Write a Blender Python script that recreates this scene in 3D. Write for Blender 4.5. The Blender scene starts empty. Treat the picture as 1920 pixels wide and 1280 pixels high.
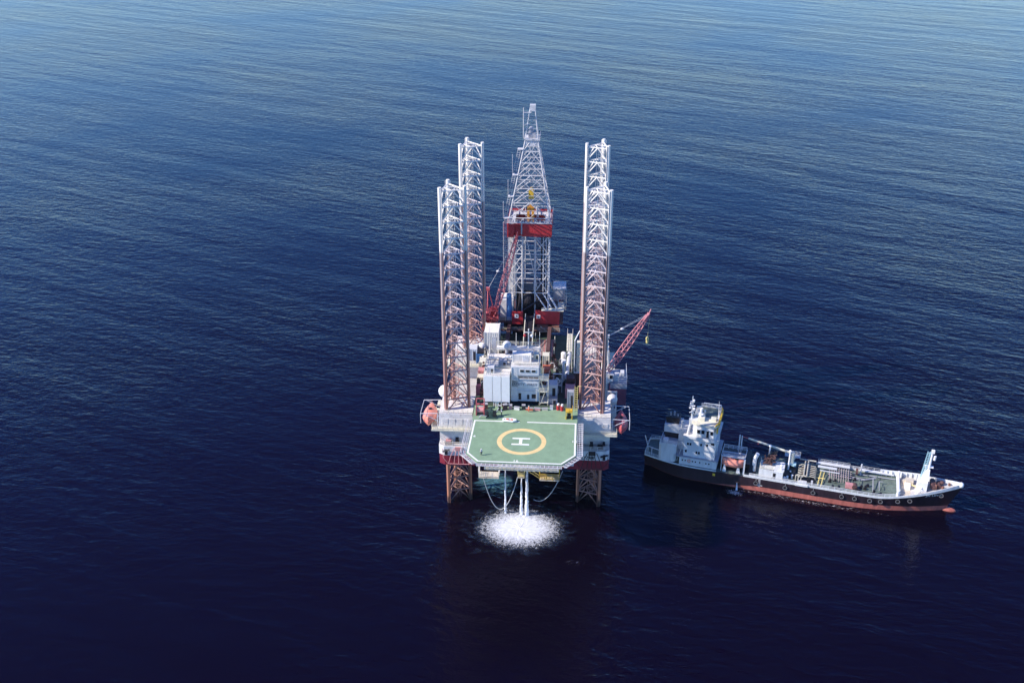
import bpy, math, random
import numpy as np
from mathutils import Vector, Matrix
random.seed(7)
D = bpy.data; SC = bpy.context.scene; COL = SC.collection
R = math.radians
# ------------------------------------------------------------------ camera
cam_d = D.cameras.new('camera'); cam = D.objects.new('camera', cam_d); COL.objects.link(cam)
cam_d.sensor_width = 36; cam_d.lens = 39.0; cam_d.clip_start = 1; cam_d.clip_end = 60000
cam.location = (0, 0, 172.8); cam.rotation_euler = (R(90-26.7), 0, 0)
SC.camera = cam
# ------------------------------------------------------------------ sky and sun
SUN = Vector((-0.785, -0.18, 0.597)).normalized()
EL = math.asin(SUN.z)
w = D.worlds.new('World'); SC.world = w; w.use_nodes = True
nt = w.node_tree; nt.nodes.clear()
sky = nt.nodes.new('ShaderNodeTexSky'); sky.sky_type = 'NISHITA'; sky.sun_disc = False
sky.sun_elevation = EL; sky.sun_rotation = math.atan2(SUN.x, SUN.y)
sky.altitude = 50; sky.air_density = 1.0; sky.dust_density = 0.0; sky.ozone_density = 4.0
bg = nt.nodes.new('ShaderNodeBackground'); bg.inputs[1].default_value = 0.135
wo = nt.nodes.new('ShaderNodeOutputWorld')
tnt = nt.nodes.new('ShaderNodeVectorMath'); tnt.operation = 'MULTIPLY'
# the sky is hazy white near the horizon and saturates quickly to deep blue overhead
wtc = nt.nodes.new('ShaderNodeTexCoord'); wsx = nt.nodes.new('ShaderNodeSeparateXYZ'); wcr = nt.nodes.new('ShaderNodeValToRGB')
nt.links.new(wtc.outputs['Generated'], wsx.inputs[0]); nt.links.new(wsx.outputs['Z'], wcr.inputs[0])
we = wcr.color_ramp.elements; we[0].position = 0.0; we[0].color = (.85, 1.15, 1.38, 1); we[1].position = 1.0; we[1].color = (.36, .54, .85, 1)
for p_, c_ in ((.12, (1.16, 1.32, 1.46, 1)), (.24, (.70, 1.22, 1.60, 1)), (.40, (.32, .72, 1.50, 1)), (.60, (.25, .42, 1.1, 1))):
    q_ = we.new(p_); q_.color = c_
nt.links.new(wcr.outputs[0], tnt.inputs[1])
nt.links.new(sky.outputs[0], tnt.inputs[0]); nt.links.new(tnt.outputs[0], bg.inputs[0]); nt.links.new(bg.outputs[0], wo.inputs[0])
sd = D.lights.new('sun', 'SUN'); sd.energy = 5.0; sd.angle = R(0.53); sd.color = (1.0, 0.93, 0.86)
so = D.objects.new('sun', sd); COL.objects.link(so); sd.color = (1.0, .92, .83); so.rotation_euler = SUN.to_track_quat('Z', 'Y').to_euler()
so.location = (-300, 0, 400)
SC.view_settings.view_transform = 'Standard'; SC.view_settings.look = 'None'
SC.view_settings.exposure = 0.45; SC.view_settings.gamma = 1
SC.cycles.max_bounces = 6; SC.cycles.transparent_max_bounces = 12

# ------------------------------------------------------------------ materials
def new_mat(name):
    m = D.materials.new(name); m.use_nodes = True
    n = m.node_tree.nodes; l = m.node_tree.links
    return m, n, l, n['Principled BSDF']
def mat(name, c, rough=.55, metal=0, var=.18, scale=.9, rust=0.0, rustc=(.22, .09, .05), streak=False, bump=0):
    m, n, l, b = new_mat(name)
    b.inputs['Roughness'].default_value = rough; b.inputs['Metallic'].default_value = metal
    tc = n.new('ShaderNodeTexCoord'); mp = n.new('ShaderNodeMapping'); l.new(tc.outputs['Object'], mp.inputs[0])
    if streak: mp.inputs['Scale'].default_value = (1, 1, .18)
    no = n.new('ShaderNodeTexNoise'); no.inputs['Scale'].default_value = scale; no.inputs['Detail'].default_value = 6
    no.inputs['Roughness'].default_value = .65; l.new(mp.outputs[0], no.inputs['Vector'])
    cr = n.new('ShaderNodeValToRGB'); cr.color_ramp.elements[0].position = .3; cr.color_ramp.elements[1].position = .7
    cr.color_ramp.elements[0].color = tuple(x*(1-var) for x in c)+(1,)
    cr.color_ramp.elements[1].color = tuple(min(.95, x*(1+var*.6)) for x in c)+(1,)
    l.new(no.outputs[0], cr.inputs[0]); out = cr.outputs[0]
    if rust > 0:
        n2 = n.new('ShaderNodeTexNoise'); n2.inputs['Scale'].default_value = scale*1.7; n2.inputs['Detail'].default_value = 9
        n2.inputs['Roughness'].default_value = .75; l.new(mp.outputs[0], n2.inputs['Vector'])
        r2 = n.new('ShaderNodeValToRGB'); r2.color_ramp.elements[0].position = .66-rust*.3; r2.color_ramp.elements[1].position = .74-rust*.2
        l.new(n2.outputs[0], r2.inputs[0])
        mx = n.new('ShaderNodeMix'); mx.data_type = 'RGBA'
        l.new(r2.outputs[0], mx.inputs[0]); l.new(out, mx.inputs[6]); mx.inputs[7].default_value = rustc+(1,)
        out = mx.outputs[2]
    l.new(out, b.inputs['Base Color'])
    if bump:
        bp = n.new('ShaderNodeBump'); bp.inputs['Strength'].default_value = bump; bp.inputs['Distance'].default_value = .05
        l.new(no.outputs[0], bp.inputs['Height']); l.new(bp.outputs[0], b.inputs['Normal'])
    return m
def mat_height(name, stops, zmax=90., rust=.3, rough=.6, rustc=(.24, .11, .08)):
    """paint that changes with height up the leg (bare rusty steel low down, white paint on top)"""
    m, n, l, b = new_mat(name); b.inputs['Roughness'].default_value = rough
    tc = n.new('ShaderNodeTexCoord'); sx = n.new('ShaderNodeSeparateXYZ'); l.new(tc.outputs['Object'], sx.inputs[0])
    no = n.new('ShaderNodeTexNoise'); no.inputs['Scale'].default_value = .5; no.inputs['Detail'].default_value = 8
    l.new(tc.outputs['Object'], no.inputs['Vector'])
    dv = n.new('ShaderNodeMath'); dv.operation = 'DIVIDE'; dv.inputs[1].default_value = zmax; l.new(sx.outputs['Z'], dv.inputs[0])
    cr = n.new('ShaderNodeValToRGB'); e = cr.color_ramp.elements
    while len(e) > 1: e.remove(e[0])
    e[0].position = stops[0][0]/zmax; e[0].color = stops[0][1]+(1,)
    for z, c in stops[1:]:
        q = e.new(z/zmax); q.color = c+(1,)
    l.new(dv.outputs[0], cr.inputs[0])
    r2 = n.new('ShaderNodeValToRGB'); r2.color_ramp.elements[0].position = .5; r2.color_ramp.elements[1].position = .72
    l.new(no.outputs[0], r2.inputs[0])
    # rust patches only where the white top coat is missing
    gt = n.new('ShaderNodeMath'); gt.operation = 'LESS_THAN'; gt.inputs[1].default_value = 72.3/zmax; l.new(dv.outputs[0], gt.inputs[0])
    mu = n.new('ShaderNodeMath'); mu.operation = 'MULTIPLY'; l.new(r2.outputs[0], mu.inputs[0]); l.new(gt.outputs[0], mu.inputs[1])
    m2 = n.new('ShaderNodeMath'); m2.operation = 'MULTIPLY'; l.new(mu.outputs[0], m2.inputs[0]); m2.inputs[1].default_value = rust
    mx = n.new('ShaderNodeMix'); mx.data_type = 'RGBA'
    l.new(m2.outputs[0], mx.inputs[0]); l.new(cr.outputs[0], mx.inputs[6]); mx.inputs[7].default_value = rustc+(1,)
    l.new(mx.outputs[2], b.inputs['Base Color'])
    return m
WHT = (.82, .77, .70)
M = {}
M['white'] = mat('white_paint', WHT, rust=.12, rustc=(.45, .33, .26), streak=True)
M['whiteclean'] = mat('clean_white_paint', (.82, .80, .78), var=.06)
M['grime'] = mat('grimy_white_paint', (.74, .70, .66), rust=.3, rustc=(.36, .27, .22), scale=.6)
M['shipwhite'] = mat('ship_white_paint', (.64, .65, .65), rust=.16, rustc=(.5, .40, .32), streak=True)
M['beige'] = mat('beige_paint', (.62, .54, .42), rust=.25)
M['cream'] = mat('cream_paint', (.70, .66, .52), rust=.12)
M['hullwhite'] = mat('hull_white_paint', (.72, .71, .71), rust=.15, rustc=(.42, .25, .2), streak=True)
M['hullred'] = mat('hull_red_paint', (.22, .018, .035), rust=.2, rustc=(.2, .06, .05), streak=True)
M['red'] = mat('red_paint', (.46, .028, .035), var=.25, rust=.08, rustc=(.25, .05, .04))
M['pinkred'] = mat('faded_red_and_shaded_orange', (.50, .10, .11), var=.3, rust=.3, rustc=(.36, .20, .18), scale=2)
M['pink'] = mat('bleached_red_paint', (.58, .26, .25), var=.25, rust=.2, scale=2)
M['boompink'] = mat('bleached_red_boom_paint', (.56, .20, .22), var=.25, rust=.15, scale=2)
M['orange'] = mat('orange_paint', (.70, .17, .09), var=.15, rust=.08, rustc=(.6, .3, .2))
M['lifeboat'] = mat('faded_orange_fibreglass', (.74, .27, .19), rough=.4, var=.12)
M['yellow'] = mat('yellow_paint', (.72, .45, .04), var=.2, rust=.1)
M['amber'] = mat('amber_paint', (.74, .33, .04), var=.2, rust=.1)
M['paleyellow'] = mat('pale_yellow_paint', (.74, .60, .22), var=.2)
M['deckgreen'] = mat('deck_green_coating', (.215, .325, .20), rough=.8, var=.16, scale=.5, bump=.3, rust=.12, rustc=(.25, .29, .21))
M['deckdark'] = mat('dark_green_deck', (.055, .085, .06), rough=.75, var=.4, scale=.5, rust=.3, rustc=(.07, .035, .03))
M['deckgrey'] = mat('grey_deck_coating', (.50, .48, .47), rough=.8, var=.25, scale=.4, rust=.3, rustc=(.33, .27, .24))
M['shipgreen'] = mat('ship_deck_green', (.125, .165, .14), rough=.7, var=.4, scale=.5, rust=.38, rustc=(.10, .09, .075))
M['line'] = mat('white_line_paint', (.80, .80, .74), var=.1, rust=.08, rustc=(.5, .55, .46), rough=.7)
M['circle'] = mat('yellow_line_paint', (.78, .57, .26), var=.14, rust=.1, rustc=(.4, .42, .28), rough=.7)
M['dark'] = mat('dark_steel', (.022, .016, .02), rough=.6, var=.4)
M['brown'] = mat('rusty_brown_steel', (.11, .05, .045), rough=.8, var=.4, scale=1.5)
M['rust'] = mat('rusted_steel', (.24, .11, .075), rough=.8, var=.4, scale=1.5)
M['grey'] = mat('grey_paint', (.36, .36, .39), var=.2, rust=.12)
M['lightgrey'] = mat('light_grey_paint', (.58, .58, .60), var=.15, rust=.12)
M['sign'] = mat('faded_sign_paint', (.20, .21, .25))
M['pipecream'] = mat('dull_cream_pipe_paint', (.44, .41, .34), var=.3, rust=.3)
M['deckpipe'] = mat('green_pipe_paint', (.16, .21, .17), var=.3, rust=.3)
M['galv'] = mat('galvanised_steel', (.62, .60, .60), rough=.5, metal=.0, var=.25, rust=.08, scale=2)
M['blue'] = mat('blue_paint', (.07, .20, .42), var=.2)
M['black'] = mat('black_paint', (.012, .010, .014), rough=.5, var=.4)
M['hullblack'] = mat('ship_black_hull_paint', (.026, .014, .021), rough=.5, var=.5, streak=True, rust=.16, rustc=(.06, .03, .035))
M['bottomred'] = mat('antifouling_red_paint', (.42, .12, .09), rough=.7, var=.35, rust=.32, rustc=(.26, .09, .07), streak=True)
M['glass'] = mat('dark_window_glass', (.012, .014, .02), rough=.12, var=.1)
M['rubber'] = mat('black_rubber', (.010, .009, .010), rough=.8)
M['tyregrey'] = mat('scuffed_rubber', (.17, .16, .17), var=.3)
M['rope'] = mat('pale_rope', (.42, .42, .42), rough=.9)
M['lblue'] = mat('light_blue_paint', (.33, .52, .58), var=.15)
M['purple'] = mat('maroon_paint_and_shade', (.16, .05, .09), var=.2, rust=.2)
M['pipe'] = mat('pipe_steel', (.42, .33, .32), rough=.5, var=.3, scale=2)
M['skin'] = mat('skin', (.45, .27, .19), var=.1)
M['workgreen'] = mat('dark_green_trousers', (.03, .06, .05), var=.1)
M['chord'] = mat_height('leg_chord_paint', [(-.0, (.05, .035, .03)), (1.6, (.07, .04, .03)), (2.4, (.48, .20, .11)), (10, (.46, .20, .13)), (20, (.36, .15, .115)), (38, (.38, .20, .17)), (58, (.38, .29, .28)), (72.0, (.42, .36, .36)), (72.5, WHT), (90, (.86, .81, .74))])
M['brace'] = mat_height('leg_brace_paint', [(0, (.05, .035, .03)), (1.6, (.07, .04, .03)), (2.4, (.34, .18, .14)), (20, (.36, .17, .135)), (32, (.46, .25, .21)), (48, (.56, .40, .38)), (72.0, (.66, .60, .62)), (72.5, WHT), (90, (.86, .81, .74))], rust=.45)
M['rack'] = mat_height('leg_rack_steel', [(0, (.10, .04, .03)), (45, (.14, .06, .05)), (72.0, (.17, .11, .11)), (72.5, (.5, .47, .45)), (90, (.55, .52, .5))])
def water_mat():
    m, n, l, b = new_mat('sea_water')
    b.inputs['Base Color'].default_value = (.0026, .0011, .0056, 1)
    b.inputs['Roughness'].default_value = .07; b.inputs['IOR'].default_value = 1.333
    b.inputs['Specular Tint'].default_value = (.16, .16, .46, 1)
    tc = n.new('ShaderNodeTexCoord')
    def layer(rot, sc, scale, amp, detail=3, rough=.5, dist=0.0):
        m0 = n.new('ShaderNodeMapping'); m0.inputs['Rotation'].default_value = (0, 0, R(rot)); l.new(tc.outputs['Object'], m0.inputs[0])
        mp = n.new('ShaderNodeMapping'); mp.inputs['Scale'].default_value = (sc, 1, 1); l.new(m0.outputs[0], mp.inputs[0])
        no = n.new('ShaderNodeTexNoise'); no.inputs['Scale'].default_value = scale; no.inputs['Detail'].default_value = detail
        no.inputs['Roughness'].default_value = rough; no.inputs['Distortion'].default_value = dist
        l.new(mp.outputs[0], no.inputs['Vector'])
        mu = n.new('ShaderNodeMath'); mu.operation = 'MULTIPLY'; mu.inputs[1].default_value = amp; l.new(no.outputs[0], mu.inputs[0])
        return mu.outputs[0]
    def add(a, c):
        q = n.new('ShaderNodeMath'); q.operation = 'ADD'; l.new(a, q.inputs[0]); l.new(c, q.inputs[1]); return q.outputs[0]
    h = layer(30, .18, 1/17., .78, 2, .4)
    h = add(h, layer(24, .35, 1/5., .34, 3, .55, .3))
    h = add(h, layer(10, .5, 1/2.2, .27, 4, .6, .4))
    h = add(h, layer(48, .6, 1/2.6, .17, 4, .6))
    h = add(h, layer(4, .55, 1/.95, .09, 3, .6))
    # broad patches of wind: gusts roughen or calm the small ripples
    wd = n.new('ShaderNodeTexNoise'); wd.inputs['Scale'].default_value = 1/130.; wd.inputs['Detail'].default_value = 3
    l.new(tc.outputs['Object'], wd.inputs['Vector'])
    mr = n.new('ShaderNodeMapRange'); mr.inputs[1].default_value = .35; mr.inputs[2].default_value = .65
    mr.inputs[3].default_value = .5; mr.inputs[4].default_value = 1.12; l.new(wd.outputs[0], mr.inputs[0])
    bp = n.new('ShaderNodeBump'); bp.inputs['Distance'].default_value = 1.0
    l.new(mr.outputs[0], bp.inputs['Strength'])
    l.new(h, bp.inputs['Height']); l.new(bp.outputs[0], b.inputs['Normal'])
    return m
def foam_mat(name, col, lo, hi, rad, scale=.9, stretch=1.0, alpha=1.0, gain=9):
    """broken foam: noise cut by distance from the centre of the patch; where it is absent the sea shows"""
    m, n, l, b = new_mat(name); b.inputs['Base Color'].default_value = col+(1,); b.inputs['Roughness'].default_value = .9
    tc = n.new('ShaderNodeTexCoord')
    mp = n.new('ShaderNodeMapping'); mp.inputs['Scale'].default_value = (stretch, 1, 1); l.new(tc.outputs['Object'], mp.inputs[0])
    no = n.new('ShaderNodeTexNoise'); no.inputs['Scale'].default_value = scale; no.inputs['Detail'].default_value = 10
    no.inputs['Roughness'].default_value = .68; no.inputs['Distortion'].default_value = 2.0; l.new(mp.outputs[0], no.inputs['Vector'])
    sp = n.new('ShaderNodeMapping'); sp.inputs['Scale'].default_value = (1/rad[0], 1/rad[1], 0); l.new(tc.outputs['Object'], sp.inputs[0])
    ln = n.new('ShaderNodeVectorMath'); ln.operation = 'LENGTH'; l.new(sp.outputs[0], ln.inputs[0])
    mr = n.new('ShaderNodeMapRange'); mr.inputs[1].default_value = 0.25; mr.inputs[2].default_value = 1.0
    mr.inputs[3].default_value = lo; mr.inputs[4].default_value = hi; l.new(ln.outputs['Value'], mr.inputs[0])
    sb = n.new('ShaderNodeMath'); sb.operation = 'SUBTRACT'; l.new(no.outputs[0], sb.inputs[0]); l.new(mr.outputs[0], sb.inputs[1])
    ml = n.new('ShaderNodeMath'); ml.operation = 'MULTIPLY'; ml.inputs[1].default_value = gain*alpha; ml.use_clamp = True; l.new(sb.outputs[0], ml.inputs[0])
    m2 = n.new('ShaderNodeMath'); m2.operation = 'MINIMUM'; m2.inputs[1].default_value = alpha; l.new(ml.outputs[0], m2.inputs[0])
    l.new(m2.outputs[0], b.inputs['Alpha'])
    return m
M['sea'] = water_mat()
def jet_mat():
    m, n, l, b = new_mat('falling_white_water'); b.inputs['Base Color'].default_value = (.86, .86, .88, 1); b.inputs['Roughness'].default_value = .9
    tc = n.new('ShaderNodeTexCoord'); mp = n.new('ShaderNodeMapping'); mp.inputs['Scale'].default_value = (2.5, 2.5, 1.1); l.new(tc.outputs['Object'], mp.inputs[0])
    no = n.new('ShaderNodeTexNoise'); no.inputs['Scale'].default_value = 1; no.inputs['Detail'].default_value = 6; l.new(mp.outputs[0], no.inputs['Vector'])
    mr = n.new('ShaderNodeMapRange'); mr.inputs[1].default_value = .35; mr.inputs[2].default_value = .6; mr.inputs[3].default_value = .35; mr.inputs[4].default_value = 1.0
    l.new(no.outputs[0], mr.inputs[0]); l.new(mr.outputs[0], b.inputs['Alpha'])
    return m
M['jet'] = jet_mat()

# ------------------------------------------------------------------ mesh builder
class MB:
    def __init__(s): s.v = []; s.f = []; s.isl = []
    def add(s, vs, fs):
        o = len(s.v); s.isl.append((o, len(s.f))); s.v += [tuple(p) for p in vs]; s.f += [tuple(i+o for i in f) for f in fs]; return s
    def box(s, x0, x1, y0, y1, z0, z1, top=None):
        t = top or (x0, x1, y0, y1)
        return s.add([(x0,y0,z0),(x1,y0,z0),(x1,y1,z0),(x0,y1,z0),(t[0],t[2],z1),(t[1],t[2],z1),(t[1],t[3],z1),(t[0],t[3],z1)],
              [(3,2,1,0),(4,5,6,7),(0,1,5,4),(1,2,6,5),(2,3,7,6),(3,0,4,7)])
    def cbox(s, c, d, rz=0):
        cs, sn = math.cos(rz), math.sin(rz); vs = []
        for sz in (-.5, .5):
            for sx, sy in ((-.5,-.5),(.5,-.5),(.5,.5),(-.5,.5)):
                x, y = sx*d[0], sy*d[1]; vs.append((c[0]+cs*x-sn*y, c[1]+sn*x+cs*y, c[2]+sz*d[2]))
        return s.add(vs, [(3,2,1,0),(4,5,6,7),(0,1,5,4),(1,2,6,5),(2,3,7,6),(3,0,4,7)])
    def tube(s, p, q, r=.08, n=5, r2=None, cap=True):
        p, q = Vector(p), Vector(q); d = q-p
        if d.length < 1e-6: return s
        r2 = r if r2 is None else r2
        a = d.orthogonal().normalized(); b = d.normalized().cross(a); vs = []
        for i in range(n):
            t = 2*math.pi*i/n; u = a*math.cos(t)+b*math.sin(t)
            vs += [p+u*r, q+u*r2]
        fs = [(2*i, 2*((i+1) % n), 2*((i+1) % n)+1, 2*i+1) for i in range(n)]
        if cap: fs += [tuple(2*i for i in range(n))[::-1], tuple(2*i+1 for i in range(n))]
        return s.add(vs, fs)
    def path(s, pts, r=.08, n=5):
        for a, b in zip(pts, pts[1:]): s.tube(a, b, r, n)
        return s
    def cyl(s, x, y, z0, z1, r, n=16, r2=None): return s.tube((x, y, z0), (x, y, z1), r, n, r2)
    def prism(s, poly, z0, z1, poly2=None):
        n = len(poly); p2 = poly2 or poly
        zz0 = z0 if callable(z0) else (lambda x, y: z0); zz1 = z1 if callable(z1) else (lambda x, y: z1)
        vs = [(x, y, zz0(x, y)) for x, y in poly]+[(x, y, zz1(x, y)) for x, y in p2]
        return s.add(vs, [tuple(range(n))[::-1], tuple(range(n, 2*n))]+[(i, (i+1) % n, n+(i+1) % n, n+i) for i in range(n)])
    def ell(s, c, r, nu=14, nv=8, v0=-90, v1=90):
        vs = []; fs = []
        for j in range(nv+1):
            t = R(v0+(v1-v0)*j/nv)
            for i in range(nu):
                a = 2*math.pi*i/nu; vs.append((c[0]+r[0]*math.cos(t)*math.cos(a), c[1]+r[1]*math.cos(t)*math.sin(a), c[2]+r[2]*math.sin(t)))
        for j in range(nv):
            for i in range(nu): fs.append((j*nu+i, j*nu+(i+1) % nu, (j+1)*nu+(i+1) % nu, (j+1)*nu+i))
        return s.add(vs, fs)
    def rail(s, pts, h=1.1, sp=1.8, r=.055, bars=3):
        for a, b in zip(pts, pts[1:]):
            a, b = Vector(a), Vector(b); L = (b-a).length; k = max(1, round(L/sp))
            for i in range(k+1):
                p = a.lerp(b, i/k); s.tube(p, p+Vector((0, 0, h)), r, 4)
            for j in range(bars):
                z = Vector((0, 0, h*(j+1)/bars)); s.tube(a+z, b+z, r*.9, 4)
        return s
    def ladder(s, p, q, wv, sp=.5, r=.05):
        p, q, wv = Vector(p), Vector(q), Vector(wv); s.tube(p-wv, q-wv, r, 4); s.tube(p+wv, q+wv, r, 4)
        k = int((q-p).length/sp)
        for i in range(1, k): c = p.lerp(q, i/k); s.tube(c-wv, c+wv, r*.8, 4)
        return s
    def lattice(s, p, q, w0, wm, w1, n=14, rc=.14, rb=.07):
        """four-chord lattice boom, widest in the middle"""
        p, q = Vector(p), Vector(q); d = (q-p).normalized(); a = d.cross(Vector((0, 0, 1)))
        a = a.normalized() if a.length > .01 else Vector((1, 0, 0)); b = d.cross(a).normalized(); st = []
        for i in range(n+1):
            t = i/n; ww = w0+(wm-w0)*min(1, t/.25) if t < .6 else wm+(w1-wm)*(t-.6)/.4
            c = p.lerp(q, t); st.append([c+a*ww*x/2+b*ww*y/2 for x, y in ((-1,-1),(1,-1),(1,1),(-1,1))])
        for i in range(n):
            for k in range(4):
                s.tube(st[i][k], st[i+1][k], rc, 5)
                s.tube(st[i][k], st[i+1][(k+1) % 4], rb, 4) if i % 2 else s.tube(st[i][(k+1) % 4], st[i+1][k], rb, 4)
        return s
def frame(o, yaw): return Matrix.Translation((o[0], o[1], 0)) @ Matrix.Rotation(R(yaw), 4, 'Z')
RIG = frame((3.0, 243.0), -3.8); SHIP = frame((39.7, 267.8), -17.5); WORLD = Matrix.Identity(4)
BASE = {}
def tag(o, label, cat, group=None, kind=None):
    if label: o['label'] = label
    if cat: o['category'] = cat
    if group: o['group'] = group
    if kind: o['kind'] = kind
def thing(name, label, cat, base, fr=RIG, group=None):
    o = D.objects.new(name, None); COL.objects.link(o); o.empty_display_size = .5
    o.matrix_world = fr @ Matrix.Translation(base); BASE[o.name] = Vector(base)
    tag(o, label, cat, group); return o
def mesh_from(name, mb, m, base, smooth):
    me = D.meshes.new(name); b = Vector(base)
    me.from_pydata([tuple(Vector(p)-b) for p in mb.v], [], mb.f); me.materials.append(m)
    if smooth:
        me.polygons.foreach_set('use_smooth', [True]*len(me.polygons))
        try: me.set_sharp_from_angle(angle=R(40))
        except Exception: pass
    me.update(); return me
def pieces(mb):
    """far-apart pieces of a mesh, each to become a part of its own"""
    k = len(mb.isl)
    if k < 2 or k > 900: return [mb]
    P = np.array(mb.v); lo = []; hi = []; ends = [a for a, _ in mb.isl[1:]]+[len(mb.v)]; fe = [f for _, f in mb.isl[1:]]+[len(mb.f)]
    for (a, _), e in zip(mb.isl, ends): lo.append(P[a:e].min(0)); hi.append(P[a:e].max(0))
    lo = np.array(lo); hi = np.array(hi); size = (hi-lo).max(1)
    gap = np.maximum(0, np.maximum(lo[:, None]-hi[None], lo[None]-hi[:, None]))
    near = np.sqrt((gap**2).sum(2)) <= np.maximum(.02, .47*np.maximum(size[:, None], size[None]))
    lab = [-1]*k; n = 0
    for i in range(k):
        if lab[i] >= 0: continue
        st = [i]; lab[i] = n
        while st:
            q = st.pop()
            for j in np.nonzero(near[q])[0]:
                if lab[j] < 0: lab[j] = n; st.append(int(j))
        n += 1
    if n < 2 or n > 20: return [mb]
    out = []
    for c in range(n):
        o = MB()
        for i in range(k):
            if lab[i] == c:
                a, f0 = mb.isl[i]; o.add(mb.v[a:ends[i]], [tuple(x-a for x in f) for f in mb.f[f0:fe[i]]])
        out.append(o)
    return out
def part(name, mb, m, parent, label=None, smooth=False, root=None):
    """child mesh; coordinates are given in the rig/ship frame"""
    rt = root or parent
    if 'letter' not in name and name not in ('ship_name', 'number_marking', 'border_line'):
        ps_ = pieces(mb)
        for q in ps_[1:]: part(name, q, m, parent, label, smooth, root)
        mb = ps_[0]
    o = D.objects.new(name, mesh_from(name, mb, M[m] if isinstance(m, str) else m, BASE[rt.name], smooth)); COL.objects.link(o)
    o.parent = parent; BASE[o.name] = BASE[rt.name]
    if label: o['label'] = label
    return o
def solo(name, mb, m, label, cat, base, fr=RIG, group=None, kind=None, smooth=False):
    o = D.objects.new(name, mesh_from(name, mb, M[m] if isinstance(m, str) else m, base, smooth)); COL.objects.link(o)
    o.matrix_world = fr @ Matrix.Translation(base); BASE[o.name] = Vector(base); tag(o, label, cat, group, kind); return o
def copy_thing(src, fr, base, rz=0, label=None):
    c = src.copy(); COL.objects.link(c); c.matrix_world = fr @ Matrix.Translation(base) @ Matrix.Rotation(rz, 4, 'Z')
    if label: c['label'] = label
    for ch in src.children:
        k = ch.copy(); COL.objects.link(k); k.parent = c
        for g in ch.children:
            q = g.copy(); COL.objects.link(q); q.parent = k
    return c
def text_mb(txt, size, org, xdir, ydir, thick=.03):
    cu = D.curves.new('lettering', 'FONT'); cu.body = txt; cu.size = size; cu.extrude = thick; cu.offset = size*.02; cu.space_character = 1.15
    ob = D.objects.new('lettering', cu); me = D.meshes.new_from_object(ob)
    X, Y = Vector(xdir).normalized(), Vector(ydir).normalized(); Z = X.cross(Y); o = Vector(org); mb = MB()
    mb.add([o+X*v.co.x+Y*v.co.y+Z*v.co.z for v in me.vertices], [tuple(p.vertices) for p in me.polygons])
    D.objects.remove(ob); D.curves.remove(cu); D.meshes.remove(me); return mb

# ------------------------------------------------------------------ the sea
mb = MB(); S = 9000
mb.add([(-S, -S, 0), (S, -S, 0), (S, S, 0), (-S, S, 0)], [(0, 1, 2, 3)])
sea = solo('sea', mb, 'sea', None, None, (0, 0, 0), WORLD, kind='structure')

# ------------------------------------------------------------------ platform hull
HZ0, HZ1, HY1 = 14.0, 19.7, 48.0
foot = [(-20.6, 0), (20.9, 0), (22, .9), (22, HY1), (-22, HY1), (-22, .9)]
def shrink(p, d): return [(x-d*(1 if x > 0 else -1), y+(d if y < 20 else -d)) for x, y in p]
T = thing('drilling_platform', 'jackup drilling platform with a white and dark red hull raised on four tall lattice legs', 'drilling platform', (0, 24, 0)); PLAT = T
part('red_band', MB().prism(foot, HZ0, 16.9), 'hullred', T)
part('white_band', MB().prism(shrink(foot, -.06), 16.9, HZ1-.1), 'hullwhite', T)
part('deck', MB().prism(shrink(foot, .1), HZ1-.1, HZ1), 'deckgrey', T)
part('railing', MB().rail([(-10.5, .2, HZ1), (-20.4, .2, HZ1), (-21.7, 1.2, HZ1), (-21.7, 47.5, HZ1)]).rail([(12, .2, HZ1), (20.7, .2, HZ1), (21.7, 1.2, HZ1), (21.7, 47.5, HZ1)]), 'white', T)
part('upper_deck_house', MB().box(-11.5, 12, 4.2, 46, HZ1, 29.2).box(-13, -11.5, 6, 44, 27, 29.2), 'brown', T)
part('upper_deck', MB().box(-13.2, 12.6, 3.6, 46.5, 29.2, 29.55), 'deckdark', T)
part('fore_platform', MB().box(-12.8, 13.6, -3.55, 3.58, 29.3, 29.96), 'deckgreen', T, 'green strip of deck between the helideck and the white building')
for sx in (-1, 1):   # jack houses round each leg, hull frame around the opening
    for yy in (1.0, 36.2):
        xa, xb = (13.3, 22.2) if sx > 0 else (-22.0, -13.1)
        j = part('jack_house', MB().box(xa, xb, yy, yy+9.8, 24.6, 28.7, (xa+.15, xb-.15, yy+.25, yy+9.6)), 'grime', T)
        part('jack_frame', MB().box(xa+.1, xb-.1, yy+(1.0 if sx < 0 else 2.4), yy+9, HZ1, 24.14), 'grime', j, root=T)
        lx0, lx1 = (xa-.3, xb+1.6) if sx > 0 else (xa-1.8, xb+.4)
        part('ledge', MB().box(lx0, lx1, yy-1.1, yy+9.9, 24.15, 24.55), 'cream', j, root=T)
        rl = MB()
        rl.rail([(lx0+.1, yy-1, 24.55), (lx1-.1, yy-1, 24.55)], sp=1.4).rail([((lx1-.1) if sx > 0 else (lx0+.1), yy-1, 24.55), ((lx1-.1) if sx > 0 else (lx0+.1), yy+9, 24.55)])
        rl.rail([(xa+.2, yy+.4, 28.7), (xb-.2, yy+.4, 28.7)], h=1.0, sp=1.2)
        part('jack_house_railing', rl, 'cream', j, root=T)
        g = MB()
        for k in range(4):
            gx = xa+.9+k*1.9; g.box(gx, gx+1.5, yy-.0, yy+.1, 25.0, 27.2)
        part('gear_cover', g, 'grime', j, root=T)
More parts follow.
